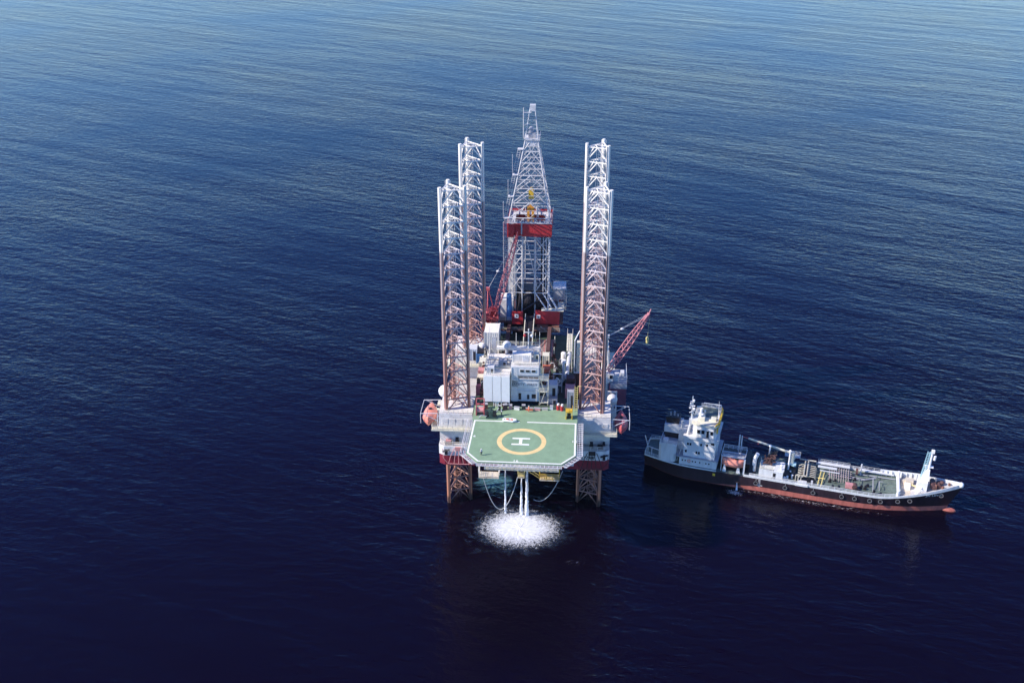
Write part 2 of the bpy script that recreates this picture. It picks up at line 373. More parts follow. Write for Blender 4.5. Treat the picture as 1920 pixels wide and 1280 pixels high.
for (cx, nm) in ((-16.8, 'pink'), (17.6, 'dark')):   # anchor racks on the bow
    a = MB()
    for dx, t in ((-2.6, .5), (-1.2, .2), (0, 0), (1.2, -.2), (2.6, -.5)):
        a.path([(cx+dx*.45, -.15, 19.2), (cx+dx*.8, -.9, 17.2), (cx+dx, -1.1, 15.2)], .10)
    a.path([(cx-4.2, -.2, 19.0), (cx-4.0, -.9, 16.6), (cx-2.7, -1.2, 15.1), (cx+2.7, -1.2, 15.1), (cx+4.0, -.9, 16.6), (cx+4.2, -.2, 19.0)], .09)
    a.box(cx-.9, cx+.9, -.5, -.07, 18.6, 19.6)
    part('anchor_rack', a, nm, T)
    an = MB().cyl(cx+(3.1 if cx > 0 else -3.3), .6, 18.6, 19.0, .01, 8); ax = cx+(3.1 if cx > 0 else -3.3)
    an.tube((ax, -.5, 18.9), (ax, -.5, 17.6), .22, 6).tube((ax-.9, -.55, 18.3), (ax+.9, -.55, 18.9), .25, 6).box(ax-.35, ax+.35, -.7, -.08, 17.4, 18.1)
    part('anchor', an, 'black', T)
part('lettering', text_mb('ZIZ88', 1.25, (14.7, -.075, 17.25), (1, 0, 0), (0, 0, 1)), 'black', T, 'black hull lettering on the right of the bow')
b = MB()
for x in (-9.5, 9.5): b.box(x-.5, x+.5, 1, 47, 12.9, HZ0)
for y in (6, 18, 30, 42): b.box(-20, 20, y-.4, y+.4, 13.2, HZ0-.01)
part('bottom_frames', b, 'hullred', T)
# access platforms hung under the bow
def basket(x0, x1, y0, y1, z0, h, rm, label):
    p = thing('access_platform', label, 'access platform', ((x0+x1)/2, y1, z0), group='railed platforms hung under the bow')
    part('floor', MB().box(x0, x1, y0, y1, z0, z0+.2), 'beige', p)
    part('railing', MB().rail([(x0, y1, z0+.2), (x0, y0, z0+.2), (x1, y0, z0+.2), (x1, y1, z0+.2)], h=h, sp=1.6, r=.08, bars=4), rm, p)
    part('hanger', MB().tube((x0, y1, z0), (x0, y1, 16.5), .1).tube((x1, y1, z0), (x1, y1, 16.5), .1).tube((x0, y0, z0+h), (x0, y0, 16.8), .08).tube((x1, y0, z0+h), (x1, y0, 16.8), .08), rm, p)
    return p
basket(-11.4, -6.2, -3.4, -.4, 12.4, 1.7, 'white', 'white railed access platform hanging under the bow left of the water jets')
p2 = basket(4.3, 9.4, -3.4, -.4, 12.3, 1.9, 'yellow', 'yellow railed access platform hanging under the bow right of the water jets')
part('stair', MB().ladder((.9, -2.2, 15.0), (4.3, -2.2, 12.6), (0, .6, 0), .45).tube((.9, -2.9, 16), (4.3, -2.9, 13.6), .07).tube((.9, -1.5, 16), (4.3, -1.5, 13.6), .07), 'paleyellow', p2)
p3 = basket(-1.3, .4, -3.0, -.4, 12.6, 1.5, 'paleyellow', 'small pale yellow box platform between the two water outlets under the bow')
part('walkway', MB().box(-6.0, 4.2, -2.6, -.4, 14.7, 14.9).rail([(-6, -2.6, 14.9), (4.2, -2.6, 14.9)], sp=1.1, r=.07), 'cream', p3)

# ------------------------------------------------------------------ the four legs
LEGH = 88.5; BAY = 4.0
def leg_tri(sx, cx, cy):
    A = (cx, cy); ang = R(18); L = 6.0
    C = (cx-sx*L*math.cos(ang), cy+L*math.sin(ang)); B = (cx-sx*L*math.cos(ang+R(60)), cy+L*math.sin(ang+R(60)))
    return [A, B, C]
def make_leg(sx, cx, cy, label):
    tri = leg_tri(sx, cx, cy); c = (sum(p[0] for p in tri)/3, sum(p[1] for p in tri)/3, 0)
    br = MB(); z = LEGH-1.0; lev = []
    while z > -8: lev.append(z); z -= BAY
    for i, z in enumerate(lev):
        mids = []
        for k in range(3):
            p, q = tri[k], tri[(k+1) % 3]; m = ((p[0]+q[0])/2, (p[1]+q[1])/2, z); mids.append(m)
            br.tube((*p, z), (*q, z), .17, 6)
            if i+1 < len(lev):
                br.tube(m, (*p, z-BAY+.25), .16, 6); br.tube(m, (*q, z-BAY+.25), .16, 6)
        for k in range(3): br.tube(mids[k], mids[(k+1) % 3], .11, 5)
    t = part('lattice_leg', br, 'brace', PLAT, label, root=PLAT)
    for k, (x, y) in enumerate(tri):
        part('chord', MB().cyl(x, y, -8, LEGH, .42, 12), 'chord', t, smooth=True, root=PLAT)
        d = Vector((c[0]-x, c[1]-y, 0)).normalized(); e = Vector((-d.y, d.x, 0)); rk = MB()
        for s in (-1, 1):
            q = Vector((x, y, 0))+e*s*.5; rk.cbox((q.x, q.y, 40), (.16, .34, 96.6), math.atan2(d.y, d.x))
        part('rack', rk, 'rack', t, root=PLAT)
    part('ladder', MB().ladder((c[0], c[1], -5), (c[0], c[1], LEGH-1), (.28, 0, 0), .6, .05), 'brace', t, root=PLAT)
    pp = MB()
    for dx in (-.75, .65): pp.cyl(c[0]+dx, c[1]+.4, -7, LEGH-2, .07, 6)
    part('pipe', pp, 'brace', t, root=PLAT)
    return t
make_leg(-1, -20.2, 3.2, 'front lattice leg on the side away from the ship, white above and rusty pink below')
make_leg(1, 19.9, 4.0, 'front lattice leg nearest to the ship, white above and rusty orange at the deck')
make_leg(-1, -19.2, 38.4, 'rear lattice leg beside the red crane, white above and pink below')
make_leg(1, 19.7, 39.4, 'rear lattice leg mostly hidden behind the leg nearest the ship')

# ------------------------------------------------------------------ helideck
HD = [(-12.4, -3.6), (13.5, -3.6), (13.5, -18.7), (10.2, -22.8), (-9.7, -22.8), (-12.7, -19.0)]
T = thing('helideck', 'green helicopter deck with a yellow ring and white H, jutting out over the bow', 'helideck', (0, -13, 29.3))
part('deck_plate', MB().prism(HD, 29.45, 30.0), 'deckgreen', T)
def band(poly, d0, d1, z, z2, skip=None):
    mbb = MB(); c = Vector((.4, -13)); n = len(poly)
    def inset(d):
        out = []
        for i in range(n):
            p0, p1, p2_ = Vector(poly[i-1]), Vector(poly[i]), Vector(poly[(i+1) % n])
            e1 = (p1-p0).normalized(); e2 = (p2_-p1).normalized(); n1 = Vector((-e1.y, e1.x)); n2 = Vector((-e2.y, e2.x))
            if n1.dot(c-p1) < 0: n1 = -n1
            if n2.dot(c-p1) < 0: n2 = -n2
            bs = (n1+n2); bs = bs/(bs.dot(n1)); out.append(p1+bs*d)
        return out
    a, b2 = inset(d0), inset(d1)
    for i in range(n):
        j = (i+1) % n
        segs = [(0, 1)]
        if skip is not None and i == skip: segs = [(0, .445), (.52, 1)]
        for u0, u1 in segs:
            q = [a[i].lerp(a[j], u0), a[i].lerp(a[j], u1), b2[i].lerp(b2[j], u1), b2[i].lerp(b2[j], u0)]
            mbb.add([(p.x, p.y, z) for p in q]+[(p.x, p.y, z2) for p in q], [(4, 5, 6, 7), (0, 1, 5, 4), (1, 2, 6, 5), (2, 3, 7, 6), (3, 0, 4, 7)])
    return mbb
part('border_line', band(HD, .12, .52, 30.0, 30.008, skip=0), 'line', T)
def ring(cx, cy, r0, r1, z, z2, n=64):
    m_ = MB(); vs = []; fs = []
    for i in range(n):
        a = 2*math.pi*i/n
        for r in (r0, r1):
            for zz in (z, z2): vs.append((cx+r*math.cos(a), cy+r*math.sin(a), zz))
    for i in range(n):
        o, q = 4*i, 4*((i+1) % n); fs += [(o+1, o+3, q+3, q+1), (o+2, q+2, q+3, o+3), (o, o+1, q+1, q)]
    return m_.add(vs, fs)
part('landing_circle', ring(.2, -13.1, 4.85, 6.0, 30.0, 30.008), 'circle', T)
part('letter_h', MB().box(-2.1, 2.2, -12.05, -11.45, 30, 30.009).box(-2.2, 2.1, -14.75, -14.15, 30, 30.009).box(-.4, .35, -14.149, -12.051, 30, 30.009), 'line', T)
for cx, cy, t_ in ((-11.9, -11.4, '16'), (12.9, -12.4, '12'), (-.8, -21.9, '16')):
    part('number_marking', text_mb(t_, 1.2, (cx-.55, cy-.35, 30.01), (1, 0, 0), (0, 1, 0), .002), 'line', T)
net = MB()
def netseg(a, b, wd=1.5):
    a, b = Vector(a), Vector(b); e = (b-a).normalized(); nn = Vector((e.y, -e.x))
    if nn.dot(Vector((.4, -13))-a) > 0: nn = -nn
    L = (b-a).length; k = int(L/.95)
    for i in range(k+1):
        p = a+e*L*i/k+nn*.14; q = p+nn*wd; net.tube((p.x, p.y, 29.72), (q.x, q.y, 29.9), .09, 4)
    for d in (.3, .75, 1.2, 1.5):
        p, q = a+nn*d, b+nn*d; net.tube((p.x, p.y, 29.75+d*.1), (q.x, q.y, 29.75+d*.1), .06 if d < 1.5 else .1, 4)
for i in (1, 2, 3, 4): netseg(HD[i], HD[(i+1) % 6])
netseg(HD[5], HD[0], .5)
part('safety_net', net, 'galv', T)
sup = MB()
for x in (-10, -3.5, 4, 11): sup.box(x-.25, x+.25, -22, 3, 28.5, 29.42)
for y in (-21, -15, -9, -3.8): sup.box(-12, 13, y-.2, y+.2, 28.7, 29.3)
for x in (-9.9, -3.4, 4.1, 10.9):
    sup.tube((x, -.3, 19.0), (x, -19, 28.6), .3, 8); sup.tube((x, -.3, 24), (x, -11, 28.6), .22, 8); sup.cyl(x, .6, HZ1, 29.3, .3, 8); sup.tube((x, .6, 27), (x, -15, 23.6+3.2), .16, 6)
sup.tube((-9.9, -10, 23.9), (10.9, -10, 23.9), .18, 6)
part('support_truss', sup, 'lightgrey', T)
T2 = thing('helideck_stair', 'pale metal stair and railing beneath the front edge of the helideck', 'stair', (0, -22, 26))
part('walkway', MB().box(-8, 9.5, -23.3, -22.3, 28.2, 28.35), 'cream', T2)
part('railing', MB().rail([(-8, -23.3, 28.35), (9.5, -23.3, 28.35)], h=1.0, sp=1.3), 'white', T2)

# person on the helideck (arms by the sides, white top, dark trousers)
def person(x, y, z, rz, top, legs, label):
    t = thing('person', label, 'person', (x, y, z))
    def sk(nm, pts, edges, rad, m_):
        me = D.meshes.new(nm); me.from_pydata(pts, edges, []); me.materials.append(M[m_])
        o = D.objects.new(nm, me); COL.objects.link(o)
        md = o.modifiers.new('skin', 'SKIN'); me.skin_vertices[0].data[0].use_root = True
        for i, r_ in enumerate(rad): me.skin_vertices[0].data[i].radius = (r_, r_*.85)
        ss = o.modifiers.new('sub', 'SUBSURF'); ss.levels = 1; ss.render_levels = 1
        o.parent = t; o.rotation_euler = (0, 0, rz); return o
    P = [(0, 0, .95), (0, 0, 1.2), (0, 0, 1.42), (0, 0, 1.52), (0, -.02, 1.66), (0, 0, 1.76),
         (-.19, 0, 1.40), (-.26, .02, 1.12), (-.27, -.10, .88), (-.27, -.14, .79), (.19, 0, 1.40), (.27, .0, 1.12), (.25, -.12, .90), (.24, -.17, .81),
         (-.10, 0, .88), (-.12, -.02, .48), (-.13, .03, .07), (-.13, -.13, .04), (.10, 0, .88), (.13, .02, .48), (.15, .06, .07), (.15, -.10, .04)]
    E_ = [(0,1),(1,2),(2,3),(3,4),(4,5),(2,6),(6,7),(7,8),(8,9),(2,10),(10,11),(11,12),(12,13),(0,14),(14,15),(15,16),(16,17),(0,18),(18,19),(19,20),(20,21)]
    rad = [.15,.14,.16,.06,.10,.07,.07,.05,.04,.035,.07,.05,.04,.035,.11,.075,.05,.04,.11,.075,.05,.04]
    sk('body', P, E_, rad, 'skin')
    sk('shirt', [(0,0,.98),(0,0,1.2),(0,0,1.44),(-.2,0,1.41),(-.27,.02,1.10),(.2,0,1.41),(.28,0,1.10)], [(0,1),(1,2),(2,3),(3,4),(2,5),(5,6)], [.18,.17,.19,.10,.08,.10,.08], top)
    sk('trousers', [(0,0,.97),(-.10,0,.88),(-.12,-.02,.48),(-.13,.03,.12),(.10,0,.88),(.13,.02,.48),(.15,.06,.12)], [(0,1),(1,2),(2,3),(0,4),(4,5),(5,6)], [.17,.13,.10,.08,.13,.10,.08], legs)
    hh = MB().ell((0, -.02, 1.73), (.14, .16, .12), 10, 5, 0, 90)
    me = D.meshes.new('hard_hat'); me.from_pydata(hh.v, [], hh.f); me.materials.append(M['whiteclean']); o = D.objects.new('hard_hat', me); COL.objects.link(o); o.parent = t; o.rotation_euler = (0, 0, rz)
    return t
person(-9.0, -19.9, 30.0, .6, 'whiteclean', 'workgreen', 'person in white top and dark trousers standing alone on the helideck corner')
person(-5.6, -.9, 29.96, -1.2, 'whiteclean', 'workgreen', 'person in a white shirt standing at the dark green machine behind the helideck')
person(1.2, 1.2, 29.96, 2.2, 'orange', 'orange', 'person in orange overalls on the green deck in front of the white building')

# ------------------------------------------------------------------ accommodation building
T = thing('accommodation_block', 'white accommodation building with SAFETY FIRST painted on its front, behind the helideck', 'building', (-3, 12, 29.55))
RW = MB().box(-3.7, 3.5, 5.6, 15.5, 30.6, 40.6).box(-3.7, -1.9, 5.3, 5.59, 30.6, 40.6)
part('front_wall', RW, 'lightgrey', T, 'pale grey front of the building with three windows')
part('ground_storey', MB().box(-3.5, 3.2, 6.3, 15, 29.55, 30.58), 'dark', T)
part('upper_recess', MB().box(-1.88, 3.45, 5.35, 5.58, 38.3, 40.6).box(-3.7, 3.5, 5.2, 5.59, 37.0, 37.2), 'lightgrey', T)
sh = MB().box(-1.85, 3.4, 5.55, 5.595, 37.2, 37.9); part('painted_gap_shade', sh, 'dark', T, 'dark strip painted in as the shade above the ledge')  # dark slab set in the recess stands for its shade
for x in (-1.3, .15, 1.65):
    wv = part('window', MB().box(x-.08, x+1.06, 5.26, 5.33, 39.15, 39.95), 'whiteclean', T); part('pane', MB().box(x, x+.98, 5.22, 5.255, 39.22, 39.88), 'glass', wv, root=T)
part('lettering', text_mb('SAFETY', .92, (-3.5, 5.24, 35.35), (1, 0, 0), (0, 0, 1)), 'sign', T, 'word SAFETY in grey letters')
part('lettering', text_mb('FIRST', .92, (.55, 5.24, 35.35), (1, 0, 0), (0, 0, 1)), 'sign', T, 'word FIRST in grey letters')
part('cable_tray', MB().tube((-3.4, 5.22, 33.7), (3.3, 5.22, 33.7), .07, 4).tube((-3.5, 5.2, 30.8), (-3.5, 5.2, 40.5), .09, 5).tube((2.9, 5.2, 30.8), (2.9, 5.2, 34.6), .06, 5), 'grime', T)
part('recess_railing', MB().rail([(-1.8, 5.0, 37.2), (3.45, 5.0, 37.2)], h=.9, sp=1.2, r=.04, bars=2), 'lightgrey', T)
T_w = MB().box(-3.6, 3.45, 5.3, 5.56, 34.9, 36.6); part('sign_band', T_w, 'lightgrey', T)
for x, z0, w_, h_ in ((-1.7, 31.0, .7, 1.9), (.5, 31.2, .6, 1.3), (1.7, 31.5, 1.1, 1.2), (-3.4, 32.6, .4, .35)):
    part('door', MB().box(x, x+w_, 5.53, 5.61, z0, z0+h_), 'dark', T)
PB = MB().box(-10.5, -3.8, 3.3, 15.5, 31.4, 38.9)
part('panel_house', PB, 'white', T, 'clean white panelled box standing on posts at the left of the building')
pn = MB().box(-10.45, -8.3, 3.2, 3.29, 31.5, 38.8).box(-8.1, -6.1, 3.2, 3.29, 31.5, 38.8).box(-5.85, -3.85, 3.2, 3.29, 31.5, 38.8)
part('wall_panel', pn, 'whiteclean', T)
ps = MB()
for x in (-10.3, -7.9, -7.4, -6.0, -4.0): ps.box(x-.13, x+.13, 3.4, 3.7, 29.55, 31.4)
ps.box(-7.6, -6.6, 3.5, 4.4, 29.55, 31.4)
part('post', ps, 'white', T)
part('under_box', MB().box(-10.2, -4, 6.5, 15, 29.55, 31.38), 'dark', T)
rf = MB().box(-10.5, -3.8, 3.3, 15.5, 38.9, 39.05).box(-3.7, 3.5, 5.6, 15.5, 40.6, 40.75)
part('roof', rf, 'grime', T)
rr = MB()
for y in (3.5, 5.2, 7, 9, 11.5): rr.rail([(-10.3, y, 39.05), (-4, y, 39.05)], h=1.0, sp=2, r=.05, bars=2)
rr.rail([(-10.3, 3.5, 39.05), (-10.3, 15.3, 39.05), (3.3, 15.3, 40.75)], h=1.2)
rr.rail([(-3.5, 5.8, 40.75), (3.3, 5.8, 40.75), (3.3, 15.3, 40.75)], h=1.1)
rr.rail([(-8, 15.2, 41.6), (3.4, 15.2, 41.6)], h=1.2, sp=1.2, r=.07)
part('roof_railing', rr, 'cream', T)
part('roof_ledge', MB().box(-8, 3.5, 14.2, 15.45, 40.8, 41.55), 'white', T)
st = MB()
for z in (30.2, 33.4, 36.8): st.box(3.6, 6.0, 5.4, 9, z, z+.18)
st.ladder((4.0, 5.6, 30), (5.0, 5.6, 33.3), (0, .5, 0), .4).ladder((5.0, 5.6, 33.5), (4.0, 5.6, 36.7), (0, .5, 0), .4).ladder((4.1, 5.6, 37), (4.4, 5.6, 40.6), (.35, 0, 0), .35)
st.rail([(3.6, 5.4, 36.98), (6, 5.4, 36.98), (6, 9, 36.98)]).rail([(3.6, 5.4, 33.58), (6, 5.4, 33.58), (6, 9, 33.58)])
for x in (3.7, 5.9): st.cyl(x, 5.45, 29.6, 37, .08, 5)
part('outside_stair', st, 'cream', T)

# equipment on the building's roof
def equip(name, parts, label, cat, base, group=None, fr=RIG):
    t = thing(name, label, cat, base, fr, group)
    for p in parts: part(p[0], p[1], p[2], t, smooth=(len(p) > 3))
    return t
def boxunit(name, x0, x1, y0, y1, z0, z1, m, label, cat, extra=None, fr=RIG, group=None, trim='dark'):
    """steel box with corner posts, a recessed door and top lifting rim"""
    t = thing(name, label, cat, ((x0+x1)/2, (y0+y1)/2, z0), fr, group); w_ = x1-x0; h_ = z1-z0
    part('body', MB().box(x0, x1, y0, y1, z0, z1), m, t)
    f = MB(); r_ = min(.12, w_*.06)
    for x in (x0, x1):
        for y in (y0, y1): f.box(x-r_, x+r_, y-r_, y+r_, z0, z1+r_)
    k = max(2, int(w_/.5))
    for i in range(1, k): xx = x0+w_*i/k; f.box(xx-.04, xx+.04, y0-.06, y0-.003, z0+.15, z1-.1)
    part('frame', f, m, t)
    part('door', MB().box(x0+w_*.55, x0+w_*.85, y0-.09, y0-.062, z0+.15, z0+h_*.8), trim, t)
    if extra: part(extra[0], extra[1], extra[2], t)
    return t
boxunit('air_handling_unit', -3.4, 1.3, 7.6, 9.8, 40.75, 42.9, 'white', 'long white air handling box on the building roof above the SAFETY FIRST wall', 'air unit', trim='lightgrey')
boxunit('air_handling_unit', -9.6, -7.9, 4.6, 6.2, 39.05, 40.5, 'lightgrey', 'small grey ventilator box on the left roof above the white panels', 'air unit')
boxunit('air_handling_unit', 1.9, 3.2, 9.4, 11.4, 40.75, 42.2, 'cream', 'cream box on the right rear corner of the building roof', 'air unit')
boxunit('air_handling_unit', -6.9, -4.9, 8.0, 9.6, 39.05, 40.7, 'grey', 'dark grey box in the middle of the left roof', 'air unit')
def duct(pts, r, m, label):
    return solo('roof_duct', MB().path(pts, r, 8), m, label, 'duct', pts[0], smooth=True, group='ducts on the building roof')
duct([(-9.8, 12.2, 39.4), (-6, 11.6, 39.6), (-3.9, 9.4, 41.4), (-3.6, 8.9, 41.5)], .38, 'white', 'thick white duct sloping across the roof to the long white air box')
duct([(-9.6, 7.4, 39.4), (-4.2, 7.6, 39.4)], .22, 'cream', 'straight cream duct lying across the left roof')
duct([(-1.2, 11, 41), (1.5, 12, 41), (1.5, 13.8, 41)], .28, 'lightgrey', 'bent grey duct behind the long white air box')
duct([(-2.9, 6.6, 41), (3, 6.8, 41)], .2, 'grime', 'grimy thin duct along the roof edge above the three windows')
def dome(x, y, z, r, m, label, name='satellite_dome', h=1.0):
    return equip(name, [('radome', MB().ell((x, y, z+h+r), (r, r, r*1.08)), m, 1), ('pedestal', MB().cyl(x, y, z, z+h+.3, r*.4, 10, r*.3), 'grey', 1)], label, 'satellite dome', (x, y, z), 'white satellite domes')
dome(-5.3, 14.3, 40.0, 1.15, 'lightgrey', 'round grey satellite dome at the back of the building roof')
dome(-13.7, 33.5, 29.6, 1.15, 'white', 'white satellite dome beside the rear left leg, above the blue pump skid')
# tall mast with yard in front of the drill floor
equip('antenna_mast', [('pole', MB().cyl(.4, 13.2, 40.75, 47.6, .16, 8), 'white'), ('yard', MB().tube((-.6, 13.2, 46.6), (1.4, 13.2, 46.6), .12, 6).tube((-.6, 13.2, 46.6), (-.6, 13.2, 47), .05).tube((1.4, 13.2, 46.6), (1.4, 13.2, 47), .05), 'white')],
      'white pole mast with a cross yard at the back of the building roof', 'mast', (.4, 13.2, 40.75))
solo('signal_ball', MB().ell((-.55, 13.2, 45.7), (.4, .4, .5)).tube((-.55, 13.2, 46.1), (-.55, 13.2, 46.6), .04), 'red', 'red ball hanging from the left arm of the roof mast', 'signal ball', (-.55, 13.2, 45.3), smooth=True)
solo('signal_ball', MB().ell((1.2, 13.2, 45.6), (.35, .35, .5)).tube((1.2, 13.2, 46.1), (1.2, 13.2, 46.6), .04), 'whiteclean', 'white ball hanging from the right arm of the roof mast', 'signal ball', (1.2, 13.2, 45.2), smooth=True)
for x, y, hgt, lb in ((-9.9, 14.9, 6, 'whip aerial on the rear left corner of the building roof'), (-2.9, 14.9, 4.5, 'whip aerial beside the grey satellite dome'), (3.2, 14.9, 5, 'whip aerial on the rear right corner of the building roof')):
    solo('whip_aerial', MB().cyl(x, y, 39.1 if x < -4 else 41.6, 41+hgt, .06, 6).cyl(x, y, 39.1 if x < -4 else 41.6, 42.1, .14, 6), 'white', 'thin white '+lb, 'aerial', (x, y, 41), group='whip aerials on the roof')

# ------------------------------------------------------------------ things on the upper deck
boxunit('mud_pump_house', -13.0, -9.0, 33.5, 39.5, 29.55, 36.2, 'white', 'large white house between the rear left leg and the drill floor', 'deck house', trim='lightgrey')
boxunit('pump_skid', -14.6, -12.5, 27.5, 30, 29.55, 32.4, 'blue', 'blue pump skid beside the left edge of the upper deck', 'pump skid', ('roof_grille', MB().box(-14.5, -12.6, 27.6, 29.9, 32.42, 33.0), 'black'))
boxunit('store_container', -17.0, -14.8, 30, 33, 29.0, 32.6, 'lightgrey', 'light grey container beside the blue pump skid', 'container')
boxunit('lift_shelter', 5.4, 8.1, 8.6, 11.5, 29.55, 33.9, 'lightgrey', 'light grey shelter to the right of the building stair', 'container')
boxunit('generator_box', 6.1, 8.2, 6.2, 8.0, 29.55, 31.0, 'grey', 'low grey box in front of the grey shelter', 'generator')
boxunit('gas_rack', 4.1, 5.9, 16.6, 19, 29.55, 34.2, 'orange', 'orange gas bottle rack tower right of the building roof', 'gas rack', trim='dark')
boxunit('gas_rack', 3.9, 5.6, 19.6, 21.8, 29.55, 36.6, 'cream', 'cream rack tower behind the orange one', 'gas rack')
boxunit('tool_container', -13.0, -11.3, 9.5, 11.6, 29.55, 32.4, 'purple', 'purple tool container against the front left leg', 'container')
boxunit('bottle_crate', -13.0, -11.2, 12.4, 14.4, 29.55, 33.4, 'beige', 'beige crate behind the purple tool container', 'crate')
boxunit('bottle_crate', -13.0, -11.3, 15.4, 17.4, 29.55, 33.8, 'pink', 'pinkish crate third in the row left of the building', 'crate')
boxunit('bottle_crate', -13.1, -11.0, 19.0, 22.0, 29.55, 34.4, 'cream', 'tall cream crate left of the building roof rear corner', 'crate')
boxunit('bottle_crate', -12.9, -11.5, 23.5, 25.5, 29.55, 33.0, 'white', 'white crate next to the blue pump skid', 'crate')
boxunit('winch_house', 10.5, 12.6, 13.6, 16, 29.55, 33.2, 'brown', 'rusty brown winch house behind the right hand rails', 'winch house')
boxunit('valve_skid', 10.3, 12.6, 9.6, 12.2, 29.55, 32.4, 'pink', 'salmon valve skid against the front right leg', 'valve skid')
boxunit('tall_locker', 10.9, 12.5, 3.7, 5.0, 29.55, 34.8, 'grey', 'tall grey locker at the right end of the green strip', 'locker')
T = equip('control_stand', [('frame', MB().box(10.6, 12.3, -1.9, -.4, 31.9, 32.2).box(10.6, 10.8, -1.9, -.4, 29.96, 31.9).box(12.1, 12.3, -1.9, -.4, 29.96, 31.9).rail([(10.6, -1.9, 32.2), (12.3, -1.9, 32.2), (12.3, -.4, 32.2)], 1, .8, .06), 'yellow'),
      ('cabinet', MB().box(11, 11.9, -1.6, -.8, 30, 31.6), 'black')], 'yellow steel stand with a black cabinet at the right corner behind the helideck', 'steel stand', (11.4, -1.1, 29.96))
solo('yellow_ladder', MB().ladder((13.1, 2.4, 29.9), (13.1, 2.4, 37.2), (.35, 0, 0), .5, .09).tube((13.45, 2.4, 37.2), (14.3, 2.4, 37.2), .09), 'paleyellow', 'pale yellow ladder frame against the front right leg', 'ladder', (13.1, 2.4, 29.9))
for x, y, lb in ((8.6, 2.8, 'red drum with a white lid, left one of the pair on the green strip'), (9.6, 2.5, 'red drum with a white lid, right one of the pair on the green strip')):
    equip('chemical_drum', [('drum', MB().cyl(x, y, 29.96, 31.3, .42, 14), 'red', 1), ('lid', MB().cyl(x, y, 31.3, 31.75, .3, 12), 'whiteclean', 1)], lb, 'drum', (x, y, 29.96), 'red drums')
# winch at the left end of the green strip
T = thing('deck_winch', 'rusty pink deck winch at the left end of the green strip', 'winch', (-11, -.6, 29.96))
part('drum', MB().tube((-11.9, -.6, 31.2), (-10.1, -.6, 31.2), .7, 14), 'pink', T, smooth=True)
part('frame', MB().box(-12.1, -11.9, -1.5, .3, 29.96, 32.2).box(-10.1, -9.9, -1.5, .3, 29.96, 32.2).box(-12.1, -9.9, .1, .4, 32.2, 32.5).tube((-12, -1.4, 30), (-12, .2, 34), .12).tube((-10, -1.4, 30), (-10, .2, 34), .12).tube((-12, .2, 34), (-10, .2, 34), .12), 'pinkred', T)
part('motor', MB().box(-11.5, -10.5, .5, 1.3, 30, 31.2), 'grey', T)
T = thing('cargo_winch', 'dark green winch machine on the green strip behind the helideck', 'winch', (-8.1, -2, 29.96))
part('base', MB().box(-9.4, -6.8, -2.9, -1.2, 29.96, 30.35), 'workgreen', T)
part('engine', MB().box(-8.6, -7.6, -2.6, -1.4, 30.35, 32.0).cyl(-8.1, -2, 32, 32.8, .15, 8), 'workgreen', T)
part('drum', MB().tube((-7.4, -2.6, 31), (-7.4, -1.3, 31), .6, 12).tube((-9.2, -2.6, 30.9), (-9.2, -1.4, 30.9), .4, 10), 'black', T)
part('arm', MB().path([(-9.2, -2.7, 30.6), (-10.6, -2.9, 31.0), (-11.2, -2.8, 30.1)], .12).path([(-7, -1.4, 31), (-6.2, -1.2, 32.3)], .1), 'grey', T)
T = thing('rescue_boat_cradle', 'small white and orange inflatable rescue boat on the green strip edge', 'rescue boat', (-3.3, -3.6, 29.96))
part('tube', MB().path([(-4.9, -4.1, 30.35), (-2.5, -4.4, 30.35), (-1.7, -3.9, 30.45), (-2.5, -3.3, 30.35), (-4.9, -3.3, 30.35), (-4.9, -4.1, 30.35)], .26, 8), 'whiteclean', T, smooth=True)
part('seat', MB().box(-4.2, -3.6, -4.0, -3.4, 30.1, 30.6).box(-3.1, -2.6, -4.1, -3.5, 30.1, 30.55), 'orange', T)
part('cradle', MB().box(-5, -2, -3.9, -3.6, 29.965, 30.15), 'dark', T)
for i, (x, y, w_, d_, h_, m, rz, lb) in enumerate([
    (-4.9, 2.0, 1.1, .9, 1.5, 'brown', .3, 'brown crate under the right post of the white panels'), (-3.6, 2.6, .9, .9, 1.0, 'pink', .1, 'pinkish crate left of the dark doorway'),
    (-1.9, 2.2, 1.4, .6, .7, 'grime', -.2, 'grimy white bin in front of the doorway'), (-.2, 2.5, .9, .8, 1.2, 'dark', .0, 'dark crate in front of the middle door'),
    (1.3, 2.1, 1.8, .5, .6, 'orange', .05, 'long orange stretcher box in front of the building'), (3.3, 2.3, 1.6, .6, .55, 'pink', -.1, 'salmon box right of the long orange box'),
    (5.2, 2.4, 1.5, .6, .5, 'beige', .1, 'beige box farthest right in the row in front of the building'), (6.9, 3.0, .8, .8, .9, 'lightgrey', 0, 'light grey cube left of the red drums'),
    (-9.9, 2.3, 1.0, 1.0, 1.3, 'rust', .2, 'rusty crate behind the dark green winch'), (-6.3, 1.6, .6, .6, 1.3, 'dark', 0, 'dark cabinet beside the white post base')]):
    t = thing('deck_crate', lb, 'crate', (x, y, 29.96), group='crates along the green strip')
    part('box', MB().cbox((x, y, 29.97+h_/2), (w_, d_, h_), rz), m, t); part('lid', MB().cbox((x, y, 29.98+h_+.05), (w_*1.06, d_*1.06, .1), rz), 'grey' if m != 'grey' else 'dark', t)
